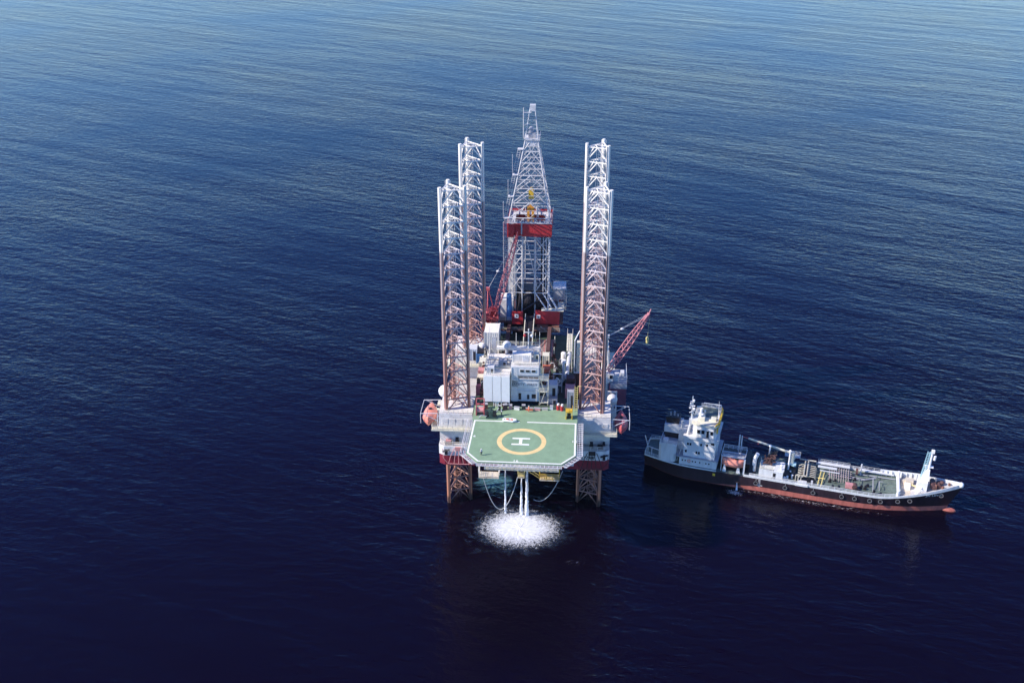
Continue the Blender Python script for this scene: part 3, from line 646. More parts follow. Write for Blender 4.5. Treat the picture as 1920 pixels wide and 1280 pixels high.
# crowded small machinery on the upper deck
rq = random.Random(11)
def unit(x, y, z, w_, d_, h_, m, label, group):
    t = thing('machinery_unit', label, 'machinery', (x, y, z), group=group)
    part('body', MB().box(x-w_/2, x+w_/2, y-d_/2, y+d_/2, z, z+h_*.6).cyl(x-w_*.15, y, z+h_*.6, z+h_, w_*.2, 8), m, t)
    part('pipework', MB().path([(x+w_*.3, y-d_*.6, z), (x+w_*.3, y-d_*.6, z+h_*.9), (x-w_*.4, y-d_*.5, z+h_*.8), (x-w_*.6, y+d_*.4, z+h_*.3)], .1, 5), rq.choice(['cream', 'galv', 'rust', 'dark']), t)
for i in range(16):
    unit(rq.uniform(4.6, 11.6), 12.5+i*1.1+rq.uniform(-.4, .4), 29.55, rq.uniform(.7, 1.5), rq.uniform(.6, 1.3), rq.uniform(.9, 2.3), rq.choice(['dark', 'brown', 'dark', 'rust', 'grey']), 'small dark rusty machinery unit crowded on the shaded deck right of the building', 'machinery right of the building')
for i in range(14):
    unit(rq.uniform(-12.6, -10.9), 8.5+i*1.5+rq.uniform(-.4, .4), rq.choice([29.55, 32.6]), rq.uniform(.6, 1.3), rq.uniform(.6, 1.2), rq.uniform(1.0, 2.6), rq.choice(['brown', 'rust', 'beige', 'pink', 'dark']), 'small weathered machinery unit crowded between the building and the left legs', 'machinery left of the building')
for i in range(10):
    unit(rq.uniform(-8.6, 8), 23+i*.9+rq.uniform(-.4, .4), 29.55, rq.uniform(.8, 1.6), rq.uniform(.6, 1.3), rq.uniform(1.0, 2.8), rq.choice(['dark', 'grime', 'brown', 'dark']), 'small machinery unit on the dark deck between the building and the pipe racks', 'machinery behind the building')
# pipes lying in the rack, one object each
for i in range(13):
    x = 1.6+i*.37; m_ = 'pipe' if i % 3 else 'pink'
    solo('drill_pipe', MB().tube((x, 30.5+(i % 4)*.15, 31.1), (x, 40.4-(i % 3)*.2, 31.1), .15, 6).tube((x, 30.3, 31.1), (x, 30.9, 31.1), .18, 6), m_, 'rusty steel pipe lying in the pipe rack behind the building', 'pipe', (x, 35, 30.95), group='pipes in the right hand rack')
for i in range(7):
    x = -6.8+i*.42
    solo('casing_pipe', MB().tube((x, 31.5, 31.1), (x, 38.4, 31.1), .19, 8), 'pipe', 'steel casing pipe lying in the left rack behind the building', 'pipe', (x, 35, 30.9), group='casing pipes in the left hand rack')
T = thing('pipe_rack', 'dark steel rack beams under the drill pipes', 'pipe rack', (1, 36, 29.55))
part('beam', MB().box(-7.4, 7, 31.6, 32, 29.55, 30.9).box(-7.4, 7, 38.4, 38.8, 29.55, 30.9), 'brown', T)
part('stop_post', MB().cyl(1.1, 32, 30.9, 33, .12, 6).cyl(6.6, 32, 30.9, 33, .12, 6).cyl(1.1, 38.6, 30.9, 34, .12, 6).cyl(6.6, 38.6, 30.9, 33, .12, 6), 'cream', T)
T = thing('catwalk_ramp', 'narrow dark pipe ramp with two pale rails running up to the drill floor', 'pipe ramp', (-.8, 41, 31))
part('ramp', MB().add([(-2.1, 30, 31.0), (.4, 30, 31.0), (.4, 45.5, 36.0), (-2.1, 45.5, 36.0), (-2.1, 30, 30.6), (.4, 30, 30.6), (.4, 45.5, 35.4), (-2.1, 45.5, 35.4)], [(0, 1, 2, 3), (7, 6, 5, 4), (0, 4, 5, 1), (1, 5, 6, 2), (2, 6, 7, 3), (3, 7, 4, 0)]), 'black', T)
part('side_rail', MB().tube((-2.1, 29.5, 31.5), (-2.1, 45.5, 36.6), .13).tube((.4, 29.5, 31.5), (.4, 45.5, 36.6), .13), 'cream', T)
T = thing('exhaust_stack', 'tall grey exhaust pipe with a round white cap right of the orange rack', 'exhaust', (9.5, 18.5, 29.55))
part('pipe', MB().cyl(9.5, 18.5, 29.55, 35.3, .38, 12), 'lightgrey', T, smooth=True); part('cap', MB().cyl(9.5, 18.5, 35.3, 36.1, .62, 14), 'whiteclean', T, smooth=True)
part('bracket', MB().path([(9.2, 18.3, 33), (6.4, 20, 36.0)], .16).path([(9.2, 18.3, 32.2), (6.4, 20, 35.2)], .12), 'black', T)
T = thing('valve_skid', 'pale steel pipe frame with a ladder in front of the exhaust', 'pipe frame', (7.8, 12.5, 29.55))
part('frame', MB().box(6.9, 7.05, 12.4, 12.6, 29.6, 34.6).box(9.2, 9.35, 12.4, 12.6, 29.6, 35.1).box(6.9, 9.35, 12.4, 12.6, 35, 35.25).box(6.9, 9.35, 12.4, 12.6, 31.7, 31.9), 'lightgrey', T)
part('valve', MB().path([(7.4, 12.2, 33), (8, 12.0, 34.2), (8.7, 12.2, 33.2), (8.1, 12.2, 32.2), (8.1, 12.2, 29.7)], .2, 6), 'galv', T)
T = thing('deck_gantry', 'long pale walkway along the right edge of the upper deck', 'walkway', (11, 28, 29.55))
part('floor', MB().box(10.1, 11.6, 33, 44, 31.2, 31.4), 'cream', T); part('pipe', MB().tube((10.4, 18, 31.0), (10.9, 32, 31.2), .55, 10), 'lightgrey', T, smooth=True)
part('railing', MB().rail([(10.1, 33, 31.4), (10.1, 45, 31.4)]).rail([(11.6, 20, 31.4), (11.6, 45, 31.4)]), 'white', T)
part('post', MB().box(10.2, 10.5, 33.2, 33.6, 29.55, 31.2).box(11.2, 11.5, 40, 40.4, 29.55, 31.2), 'grey', T)
solo('white_tank', MB().cyl(9.3, 30.0, 29.55, 32.2, .75, 12).ell((9.3, 30, 32.2), (.75, .75, .4), 12, 4, 0, 90), 'white', 'small white tank beside the big grey pipe on the right of the deck', 'tank', (9.3, 30, 29.55), smooth=True)
T = thing('vent_tower', 'tall cream mud gas tower with a white frame beside the front right leg', 'tower', (13.5, 24, 20))
part('column', MB().box(12.9, 14.6, 23.8, 25.4, 29.6, 38.6), 'cream', T); part('frame', MB().box(12.2, 12.45, 23.4, 23.65, 29.6, 39.4).box(12.2, 14.6, 23.4, 23.65, 29.6, 29.9).tube((12.3, 23.5, 39.4), (13.6, 24.4, 42), .15), 'whiteclean', T)
part('flange', MB().box(12.8, 14.7, 23.72, 23.79, 32, 32.3).box(12.8, 14.7, 23.72, 23.79, 34.4, 34.7).box(12.8, 14.7, 23.72, 23.79, 36.8, 37.1), 'beige', T)
part('support', MB().box(12.8, 14.6, 23.8, 25.4, 19.7, 29.58), 'brown', T)

# ------------------------------------------------------------------ cantilever, drill floor
T = thing('drill_floor', 'drill floor with red cladding, jutting out behind the rear legs', 'drill floor', (-1, 53, 24))
b = MB()
for x in (-6.8, 4.9): b.box(x-.5, x+.5, 30, 63, 30.2, 33.0)
part('cantilever_beam', b, 'brown', T)
part('substructure', MB().box(-8.5, 6.5, 47.5, 61, 30.3, 33.2).box(-6, 4.6, 47.2, 61, 26.5, 30.2), 'dark', T)
part('floor', MB().box(-9.8, 8.6, 46.2, 62, 33.2, 33.7), 'brown', T)
wl = MB().box(.7, 7.6, 46.0, 46.3, 33.2, 37.4).box(7.3, 7.6, 46.31, 56, 33.2, 37.4).box(-6.1, -2.9, 46.0, 46.3, 33.0, 36.9)
part('red_cladding', wl, 'red', T)
part('cladding_cap', MB().box(2.4, 8.8, 45.8, 47.6, 37.45, 37.65).box(7.0, 8.9, 47.7, 52, 37.5, 37.65), 'cream', T)
part('sign', MB().box(-5.3, -4.2, 45.9, 45.98, 35, 36.2).box(1.0, 2.1, 45.9, 45.98, 35, 36.1), 'whiteclean', T)
part('sign_mark', MB().box(-4.95, -4.5, 45.84, 45.89, 35.4, 35.8).box(1.3, 1.85, 45.84, 45.89, 35.4, 35.65), 'black', T)
part('lower_deck', MB().box(-9.8, 7.8, 44.9, 46, 31.2, 31.4).box(1.2, 7.6, 45.0, 46.19, 31.42, 33.0), 'rust', T)
rl = MB().rail([(-9.8, 45, 31.4), (7.8, 45, 31.4)], sp=1.5).rail([(-9.8, 46.3, 33.7), (-6.2, 46.3, 33.7)], h=1.2).rail([(8.6, 46.3, 37.6), (9.4, 46.3, 37.6), (9.4, 60, 37.6)], h=1.2)
rl.tube((2.2, 44.8, 33), (5.2, 44.8, 30.6), .1).tube((2.2, 44.8, 31.4), (5.2, 44.8, 31.4), .1)
part('railing', rl, 'cream', T)
part('side_house', MB().box(5.6, 9.0, 53.5, 58.5, 37.7, 41.0), 'grey', T); part('doghouse', MB().box(-9.6, -5.9, 49, 54, 33.72, 39.2), 'grime', T)
part('side_house_roof', MB().box(5.4, 9.2, 53.3, 58.7, 41.02, 41.3), 'lightgrey', T)
part('side_posts', MB().rail([(9.3, 53, 37.6), (9.3, 59, 37.6)], h=2.2, sp=1, r=.09), 'grey', T)
b = MB()
for a_, c_ in (((-4.6, 49, 34), (-3.9, 50, 41)), ((-3, 49, 36), (3, 50, 40)), ((3.2, 49.5, 33.8), (3.0, 50, 41)), ((-4, 52, 34), (4, 53, 41))): b.tube(a_, c_, .35, 6)
b.box(-5.3, 4.0, 52, 59, 33.72, 41.0); b.ell((-2, 51, 38), (2.0, 1.4, 2.6)).ell((2, 51, 38), (1.8, 1.4, 2.4))
part('drawworks', b, 'dark', T)
solo('blue_cylinder', MB().cyl(-7.0, 47.6, 33.75, 41.5, .85, 14, .75).ell((-7.0, 47.6, 41.5), (.75, .75, .5), 14, 4, 0, 90), 'blue', 'tall blue cylinder standing on the left front corner of the drill floor', 'tank', (-7, 47.6, 33.75), smooth=True)
# derrick
T = thing('derrick', 'tall grey lattice drilling derrick with a red wind wall halfway up', 'derrick', (-1.6, 55.5, 33.7))
DX, DY = -1.5, 55.0
def dsec(z):   # half width x, half depth y
    if z <= 64: return 5.6, 5.0
    t = min(1, (z-64)/(85.5-64)); return 5.6+(1.75-5.6)*t, 5.0+(1.75-5.0)*t
def dpt(k, z):
    hx, hy = dsec(z); sx, sy = ((-1, -1), (1, -1), (1, 1), (-1, 1))[k]; cx = DX+(.35 if z > 64 else 0)*min(1, (z-64)/21)
    return (cx+sx*hx, DY+sy*hy, z)
n0_ = lambda p0, p1, q0, q1, t: q0.lerp(q1, t)
levels = [41.2, 47.4, 53.2, 58.8, 64, 68.2, 72.2, 75.8, 79.2, 82.4, 85.5]
legs = [MB() for _ in range(4)]; brc = MB(); out = [(-9.5, 47.6), (6.8, 47.6), (6.8, 61), (-9.3, 61)]
for k in range(4):
    legs[k].tube((out[k][0] if k in (1, 2) else -7.1, out[k][1], 33.7 if k != 1 else 37.6), dpt(k, 41.2), .28, 6)
    for a_, c_ in zip(levels, levels[1:]): legs[k].tube(dpt(k, a_), dpt(k, c_), .2 if a_ < 64 else .17, 6)
for i, (a_, c_) in enumerate(zip(levels, levels[1:])):
    for k in range(4):
        p0, p1, q0, q1 = map(Vector, (dpt(k, a_), dpt((k+1) % 4, a_), dpt(k, c_), dpt((k+1) % 4, c_)))
        brc.tube(p0, p1, .14, 5)
        if a_ < 64:
            brc.tube(p0, n0_(p0, p1, q0, q1, .36), .1, 5); brc.tube(p1, n0_(p0, p1, q0, q1, .64), .1, 5)
            m0, m1 = p0.lerp(p1, .36), p0.lerp(p1, .64)
            n0, n1 = q0.lerp(q1, .36), q0.lerp(q1, .64)
            brc.tube(m0, n0, .11, 5); brc.tube(m1, n1, .11, 5)
            brc.tube(q0 if k == 0 else p0, m0 if k == 0 else n0, .12, 5); brc.tube(q1 if k == 0 else p1, m1 if k == 0 else n1, .12, 5)
        else:
            mm = q0.lerp(q1, .5); brc.tube(p0, mm, .12, 5); brc.tube(p1, mm, .12, 5)
            brc.tube(p0.lerp(p1, .5), q0, .07, 4); brc.tube(p0.lerp(p1, .5), q1, .07, 4)
        # light intermediate girt
        brc.tube(p0.lerp(q0, .5), p1.lerp(q1, .5), .07, 4)
brc.tube(dpt(1, 41.2), (4.2, 47.6, 37.7), .15).tube(dpt(1, 41.2), (6.8, 47.6, 37.7), .15).tube((2.6, DY-5, 41.2), (5.2, 47.6, 37.7), .2).tube((.4, DY-5, 41.2), (3.6, 47.2, 37.7), .2)
for lg_ in legs: part('corner_leg', lg_, 'galv', T)
part('bracing', brc, 'galv', T)
part('v_door_post', MB().tube((-3.4, DY-5.2, 34), (-3.4, DY-5.2, 58.8), .19, 6).tube((.35, DY-5.2, 34), (.35, DY-5.2, 58.8), .19, 6).tube((-2.4, DY-5.2, 58.8), (.9, DY-5.2, 43), .12), 'galv', T)
W0, W1, WZ0, WZ1 = -7.6, 4.9, 59.0, 62.9; wy = DY-6.2
ww = MB().box(W0, -5.7, wy-.9, wy-.7, WZ0, WZ1).box(W0, W0+.15, wy-.69, DY+6, WZ0, WZ1).box(-3.3, W1, wy, wy+.15, WZ0, WZ1).box(W1-.15, W1, wy+.16, DY+6, WZ0, WZ1).box(W0+.16, W1-.16, DY+5.85, DY+6, WZ0, WZ1).box(-5.85, -5.7, wy-.69, wy+.5, WZ0, WZ1)
ww.box(-5.69, -3.3, wy+.5, wy+.65, WZ0, WZ1)
part('wind_wall', ww, 'red', T)
part('racking_board', MB().box(-7.3, -5.6, wy+.7, DY+5.7, 62.0, 62.15).box(2.9, 4.6, wy+.7, DY+5.7, 62.0, 62.15).box(-5.59, 2.89, DY+3.4, DY+5.7, 62.0, 62.15).box(-5.59, 2.89, wy+.7, wy+1.6, 62.0, 62.15).box(W0-.1, W1+.1, wy-.15, wy-.02, WZ1, WZ1+.3), 'galv', T)
rb = MB()
for i in range(9): rb.tube((-6.3+i*1.3, wy+.9, 62.3), (-6.3+i*1.3, wy+4.2, 62.3), .12, 4)
rb.rail([(W0, wy-.1, WZ1), (W1, wy-.1, WZ1), (W1, DY+5.5, WZ1)], h=1.0, sp=1.1)
part('fingers', rb, 'galv', T)
part('door_panel', MB().box(-3.75, -3.35, wy-.12, wy+.1, 59.6, WZ1+.8), 'grey', T)
cr = MB().box(DX-2.0+.35, DX+2.3+.35, DY-2.2, DY+2.2, 85.5, 85.9).rail([(DX-1.9, DY-2.3, 85.9), (DX+2.6, DY-2.3, 85.9), (DX+2.6, DY+2.2, 85.9)], h=1.1)
cr.box(DX-1.6, DX+2.0, DY-1.9, DY-1.7, 83.7, 85.4)
part('crown_platform', cr, 'galv', T)
part('crown_block', MB().box(DX-.6, DX+1.4, DY-1, DY+1, 86, 87.3).tube((DX+.2, DY-.8, 88), (DX+.2, DY+.8, 88), .7, 10), 'grey', T)
gp = MB(); tip = (DX+.2, DY, 94.2)
for k in range(4): q = dpt(k, 85.5); gp.tube((q[0], q[1], 85.9), (tip[0]+(.95 if k in (1, 2) else -.35), tip[1]+(.3 if k > 1 else -.3), tip[2]), .13, 5)
gp.box(tip[0]-.45, tip[0]+1.1, DY-.6, DY+.6, 93.2, 94.9).tube((DX-1.9, DY-1.6, 85.9), (DX-1.9, DY-1.6, 94.4), .12, 5).tube((DX-1.9, DY-1.6, 92.9), (tip[0], DY, 92.9), .09, 5).tube((DX-1.9, DY-1.6, 89.6), (tip[0]-.6, DY, 89.6), .09, 5)
for zz in (87.2, 88.4, 89.6, 90.8, 92.0):
    gp.tube((DX-1.9, DY-1.6, zz), (DX-1.0+(zz-86)*.14, DY-1.1, zz), .07, 4).tube((DX-1.9, DY-1.6, zz), (DX-1.0+(zz-85)*.14, DY-1.1, zz+1.2), .06, 4).tube((DX-1.1+(zz-86)*.14, DY-.9, zz), (DX+2.0-(zz-86)*.17, DY-.9, zz), .06, 4)
gp.box(DX-1.9, DX+.2, DY-1.7, DY-1.3, 93.0, 93.15)
part('gin_pole', gp, 'galv', T)
ld = MB()
for z0, z1, off in ((41.2, 64, 0), (64, 70, .5), (70.5, 76, .4), (76.5, 83, .4)):
    a_ = Vector(dpt(0, z0)); c_ = Vector(dpt(0, z1)); ld.ladder(a_+Vector((-.9-off*.5, .6, 0)), c_+Vector((-.9-off*.5, .6, 0)), (.4, 0, 0), .6, .07)
    ld.box(c_.x-1.6, c_.x-.1, c_.y-.4, c_.y+1.2, z1-.1, z1+.05); ld.box(a_.x-1.75, a_.x-1.65, a_.y, a_.y+1, z0, z1-1.5)
part('ladder', ld, 'galv', T)
sp = MB()
for x, y in ((-5.9, 51), (-5.2, 50.6), (2.6, 51.4), (3.4, 51.0), (4.4, 49.6)): sp.cyl(x, y, 34, 58, .13, 6)
part('standpipe', sp, 'lightgrey', T)
bk = MB()
for i in range(5): bk.box(-6.9+.0, -5.7, 52+i*1.0, 52.5+i*1.0, 37.5, 58.6)
part('pipe_stand', bk, 'grime', T, 'pale stands of pipe leaning inside the left of the derrick')
bk = MB()
for i in range(4): bk.cyl(1.9+i*.75, 56, 36, 58.6, .2, 6)
part('pipe_stand', bk, 'dark', T, 'dark stands of pipe in the right of the derrick')
T = thing('top_drive', 'yellow travelling block and top drive hanging inside the derrick', 'travelling block', (-1.1, 53.5, 64))
part('block', MB().prism([(-1.9, 53.2), (-.4, 53.2), (-.4, 54.2), (-1.9, 54.2)], 68.6, 71.8, [(-1.5, 53.3), (-.7, 53.3), (-.7, 54.1), (-1.5, 54.1)]).box(-1.9, -.5, 53.1, 54.3, 69.6, 71.2), 'yellow', T)
part('hook', MB().cyl(-1.2, 53.7, 67.6, 68.6, .35, 8), 'lightgrey', T)
part('drive_motor', MB().box(-2.2, -1.5, 51.4, 52.8, 62.4, 66.8).box(-.9, -.2, 51.4, 52.8, 62.4, 66.8).box(-1.5, -.9, 51.6, 52.6, 65.8, 67.6), 'amber', T)
part('hose', MB().path([(-.1, 53.6, 66.8), (.6, 53.4, 65.8), (.8, 53.3, 63.2)], .2), 'whiteclean', T)
part('line', MB().tube((-1.4, 53.7, 71.7), (-1.3, 55, 86), .05, 4).tube((-1, 53.7, 71.7), (-1, 55, 86), .05, 4).tube((.6, 53, 62), (0.3, 54.5, 86), .06, 4), 'grey', T)

# ------------------------------------------------------------------ cranes
def crane(label, px, py, z0, zc, foot, tip, bm, gantry, wmid, cabm='red', n=16):
    t = thing('pedestal_crane', label, 'crane', (px, py, z0))
    part('pedestal', MB().cyl(px, py, z0, zc, 1.25, 18).cyl(px, py, zc-.5, zc, 1.7, 18), 'white' if bm != 'pinkred' else 'pinkred', t, smooth=True)
    part('cab', MB().box(px-1.9, px+1.2, py-1.8, py+1.6, zc, zc+2.6).box(px+1.2, px+2.3, py-1.9, py-.4, zc+.4, zc+2.4), cabm, t)
    part('cab_window', MB().box(px+1.35, px+2.15, py-1.96, py-1.91, zc+1.2, zc+2.2), 'glass', t)
    part('boom', MB().lattice(foot, tip, .7, wmid, .7, n, .13, .075), 'boompink', t)
    tv = Vector(tip); dv = (tv-Vector(foot)).normalized()
    part('boom_tip', MB().tube(tv-dv*1.5, tv+dv*.8, .45, 6).tube(tv+dv*.8, tv+dv*1.6+Vector((0, 0, .5)), .15), bm, t)
    g = Vector(gantry); part('gantry', MB().tube((px-1, py-1, zc+2.5), g, .2).tube((px-1, py+1, zc+2.5), g, .2).tube((px+1, py, zc+2.5), g, .17).box(g.x-.5, g.x+.5, g.y-.4, g.y+.4, g.z-.4, g.z+.5), cabm, t)
    mid = g.lerp(tv, .36)
    part('cable', MB().tube(g+Vector((0, -.3, 0)), mid, .05, 4).tube(g+Vector((0, .3, 0)), mid, .05, 4).tube(mid, tv, .05, 4).tube(mid+Vector((0, 0, .3)), tv+Vector((0, 0, .5)), .04, 4).ell(mid, (.5, .4, .35), 8, 5), 'lightgrey', t)
    return t
crane('red pedestal crane behind the rear left leg with its lattice boom raised beside the derrick', -12.2, 47.5, 22, 33.6, (-10.9, 46.2, 36.2), (-4.8, 44.6, 60.0), 'pinkred', (-13.2, 49, 42.5), 1.5, 'pinkred', n=22)
T = thing('crane_gallery', 'pinkish red walkway and machinery frame round the foot of the left crane', 'walkway', (-12.2, 46, 31))
b = MB()
for z in (31.2, 34.6, 37.6): b.box(-14.6, -9.9, 44.4, 45.6, z, z+.15).rail([(-14.6, 44.4, z+.15), (-9.9, 44.4, z+.15)], h=1.1, sp=.9, r=.07)
for x in (-14.4, -12.4, -10.2): b.box(x-.12, x+.12, 44.6, 44.9, 28, 38.6)
b.tube((-14.4, 44.6, 29), (-10.2, 44.6, 38), .18).tube((-12.4, 44.5, 31), (-9.9, 44.5, 36), .15)
part('frame', b, 'pinkred', T); part('machinery', MB().box(-12.2, -10.2, 45.2, 46.6, 34.8, 38.4).box(-14.2, -12.6, 45, 46.4, 31.4, 34.2), 'red', T)
crane('right hand pedestal crane with its pink lattice boom reaching out over the ship side', 20.6, 22.5, 19.7, 28.6, (21.4, 21.2, 31.6), (31.6, 28.5, 45.1), 'boompink', (20.9, 20.6, 42.4), 1.45, 'white')
solo('hook_block', MB().ell((31.9, 28.5, 38.2), (.45, .45, .6), 10, 6).cyl(31.9, 28.5, 37.0, 37.9, .35, 8).tube((31.9, 28.5, 38.6), (32.3, 28.9, 44.9), .03, 4), 'paleyellow', 'pale yellow hook block hanging from the right crane boom over the sea', 'hook', (31.9, 28.5, 37), smooth=True)
T = thing('side_platform', 'grey boxed side platform with dark maroon sides painted as in shade, hung outside the right hull beneath the crane', 'platform', (24.3, 24, 22))
part('box', MB().box(22.3, 26.6, 21, 29, 21.6, 26.6), 'purple', T); part('rim', MB().box(22.2, 26.7, 20.9, 29.1, 26.6, 28.2), 'grey', T)  # dark maroon colour holds the shade of this overhanging side
part('railing', MB().rail([(22.3, 21, 28.2), (26.6, 21, 28.2), (26.6, 29, 28.2)], h=2.0, sp=2), 'lightgrey', T)
part('frame', MB().box(21.4, 21.8, 17, 17.4, 20, 27.4).box(23.6, 24, 17, 17.4, 20, 27.4).box(21.4, 24, 17, 17.4, 27.4, 27.8).box(21.4, 24, 17, 17.4, 23.8, 24.2).box(21.4, 24, 17.4, 21, 20, 20.3), 'white', T)
part('motor', MB().box(23.2, 24.6, 22.4, 24, 28.2, 30).box(21.6, 22.6, 22, 24, 28.3, 29.4).box(25, 26, 25, 27, 28.2, 29.2), 'lightgrey', T)
# ------------------------------------------------------------------ lifeboats of the rig
def lifeboat(x, y, z, L, W, label, fr=RIG, along='y', m='lifeboat', canopy=True, davit=True, flip=1):
    t = thing('lifeboat', label, 'lifeboat', (x, y, z), fr, None)
    def P(u, v, h): return (x+v, y+u, z+h) if along == 'y' else (x+u, y+v, z+h)
    def hull(hs, ws, zs, n=12):
        vs = []; fs = []; k = len(hs)
        for i in range(n+1):
            s_ = -1+2*i/n; tp = max(.06, (1-abs(s_)**3.6)); rise = .35*abs(s_)**3
            for j in range(k): vs.append(P(s_*L/2*(1-.06*(k-j)/k), ws[j]*W/2*tp, zs[j]+rise))
            for j in range(k-1, -1, -1): vs.append(P(s_*L/2*(1-.06*(k-j)/k), -ws[j]*W/2*tp, zs[j]+rise))
        kk = 2*k
        for i in range(n):
            for j in range(kk): fs.append((i*kk+j, i*kk+(j+1) % kk, (i+1)*kk+(j+1) % kk, (i+1)*kk+j))
        fs += [tuple(range(kk)), tuple(n*kk+j for j in range(kk))[::-1]]
        return MB().add(vs, fs)
    part('hull', hull([0]*4, [.05, .6, .92, 1.0], [0, .25, .8, 1.35]), m, t, smooth=True)
    part('canopy', hull([0]*4, [.97, .9, .62, .2], [1.37, 1.9, 2.4, 2.6]), m, t, smooth=True)
    part('gunwale', MB().add(*(lambda q: (q.v, q.f))(hull([0]*2, [1.05, 1.05], [1.26, 1.42]))), 'pink' if m == 'lifeboat' else m, t)
    part('hatch', MB().add([P(.4, -.35, 2.6), P(1.2, -.35, 2.6), P(1.2, .35, 2.6), P(.4, .35, 2.6), P(.4, -.35, 2.85), P(1.2, -.35, 2.85), P(1.2, .35, 2.85), P(.4, .35, 2.85)], [(4, 5, 6, 7), (0, 1, 5, 4), (1, 2, 6, 5), (2, 3, 7, 6), (3, 0, 4, 7)]), 'dark', t)
    return t
lifeboat(-24.7, 5.0, 24.6, 8.6, 3.5, 'faded orange covered lifeboat hung outside the left jack house')
lifeboat(24.9, 5.4, 23.8, 8.6, 3.3, 'orange lifeboat in darker red painted as shade, hung outside the right jack house, facing the ship', m='pinkred')  # darker red in place of orange carries the shade on this boat
def davit(sx, x, label):
    t = thing('lifeboat_davit', label, 'davit', (x, 5, 24.5)); b = MB(); o = x+sx*4.4
    for y in (1.6, 8.6): b.path([(x, y, 24.6), (x, y, 28.4), (o, y, 28.2)], .10).tube((x, y, 26.2), (o-sx*.6, y, 28.2), .08).tube((o-sx*1.8, y, 28.2), (o-sx*1.8, y, 27.0), .05)
    b.tube((o, 1.6, 28.2), (o, 8.6, 28.2), .08).tube((o, 1.6, 28.2), (o, 1.6, 25.4), .1)
    part('arm', b, 'lightgrey', t); part('winch', MB().cyl(x, 5, 24.6, 25.6, .4, 10), 'galv', t); return t
davit(-1, -22.3, 'white davit frame over the left lifeboat'); davit(1, 22.5, 'white davit frame over the right lifeboat')
dome(-21.6, 11.2, 26.4, 1.6, 'whiteclean', 'large white egg shaped dome behind the left lifeboat', h=1.6)
dome(22.6, 12.6, 25.2, 1.4, 'galv', 'pale ribbed egg shaped dome behind the right lifeboat', h=1.4)
for sx, lb in ((-1, 'left'), (1, 'right')):
    solo('dome_bracket', MB().box(*(sorted((sx*20.6, sx*23.6))), 11.2, 13.6, 25.2-(.0 if sx < 0 else 1.0), 25.5-(0 if sx < 0 else 1.0)).tube((sx*21, 12.4, 20), (sx*22.8, 12.4, 25.2-(0 if sx < 0 else 1)), .2).cyl(sx*21.6, 12.4, 24.4, 28.0 if sx < 0 else 26.6, .35, 8), 'cream', 'cream bracket carrying the egg shaped dome on the %s side' % lb, 'bracket', (sx*21.5, 12.4, 20))
# machinery on the bow corners of the main deck
rnd = random.Random(3)
for sx, lb in ((-1, 'left'), (1, 'right')):
    for i, (x, y, w_, d_, h_, m, what) in enumerate([(19.6, 1.3, 1.6, 1.1, 1.3, 'brown', 'brown windlass'), (17.4, 1.8, 1.0, .9, 1.6, 'dark', 'dark capstan box'), (14.2, 2.6, 1.8, .8, .5, 'dark', 'low dark hatch'), (20.6, 3.0, .7, .7, 1.0, 'brown', 'small rusty bollard box')]):
        X = sx*x; t = thing('mooring_winch' if i < 2 else 'deck_hatch', '%s on the %s bow corner of the main deck' % (what, lb), 'winch' if i < 2 else 'hatch', (X, y, HZ1))
        part('base', MB().box(X-w_/2, X+w_/2, y-d_/2, y+d_/2, HZ1, HZ1+h_*.35), m, t); part('drum' if i < 2 else 'cover', MB().tube((X-w_*.4, y, HZ1+h_*.65), (X+w_*.4, y, HZ1+h_*.65), h_*.35, 10), 'pink' if (i == 0 and sx < 0) else 'dark', t)

# ------------------------------------------------------------------ water falling from the rig, foam
def jet(x, y, z1, r0, r1, label):
    m_ = MB(); n = 26; k = 9; vs = []; fs = []
    for i in range(n+1):
        t_ = i/n; z = z1*(1-t_); rr = r0+(r1-r0)*t_
        for j in range(k):
            a = 2*math.pi*j/k; q = rr*(1+rnd.uniform(-.25, .3)*(.2+t_)); vs.append((x+q*math.cos(a)+.03*math.sin(i*.8), y+q*math.sin(a), z))
    for i in range(n):
        for j in range(k): fs.append((i*k+j, (i+1)*k+j, (i+1)*k+(j+1) % k, i*k+(j+1) % k))
    solo('water_jet', m_.add(vs, fs), 'jet', label, 'water jet', (x, y, 0), smooth=True, group='falling water jets')
jet(-4.7, -1.0, 14.2, .13, .28, 'thin white water jet falling from the bow, leftmost of the three')
jet(-.45, -1.4, 12.6, .11, .40, 'middle water jet falling below the small yellow box platform')
jet(1.0, -1.7, 14.6, .26, .50, 'thickest white water jet, right of the small yellow box platform')
def patch(name, cx, cy, rx, ry, m, label, cat, z=.05, fr=RIG, bumpy=0, seed=1):
    q = random.Random(seed); m_ = MB(); nr, na = 12, 48; vs = [(cx, cy, z+bumpy)]; fs = []
    for i in range(1, nr+1):
        for j in range(na):
            a = 2*math.pi*j/na; e = 1+.08*math.sin(3*a+seed)+.05*math.sin(7*a)
            vs.append((cx+rx*i/nr*e*math.cos(a), cy+ry*i/nr*e*math.sin(a), z+bumpy*q.uniform(.1, 1)*max(0, 1-i/nr)))
    for j in range(na): fs.append((0, 1+j, 1+(j+1) % na))
    for i in range(nr-1):
        for j in range(na): a_ = 1+i*na; fs.append((a_+j, a_+na+j, a_+na+(j+1) % na, a_+(j+1) % na))
    return solo(name, m_.add(vs, fs), m, label, cat, (cx, cy, 0), fr, kind='stuff')
M['foam'] = foam_mat('white_foam', (.66, .67, .71), .08, .68, (13.4, 11.0), .95, gain=3.2)
M['foam2'] = foam_mat('small_foam', (.60, .55, .50), .42, .68, (3.6, 2.2), 1.3)
M['foam3'] = foam_mat('hull_foam', (.42, .40, .42), .52, .60, (24, 1.1), 1.2, .5)
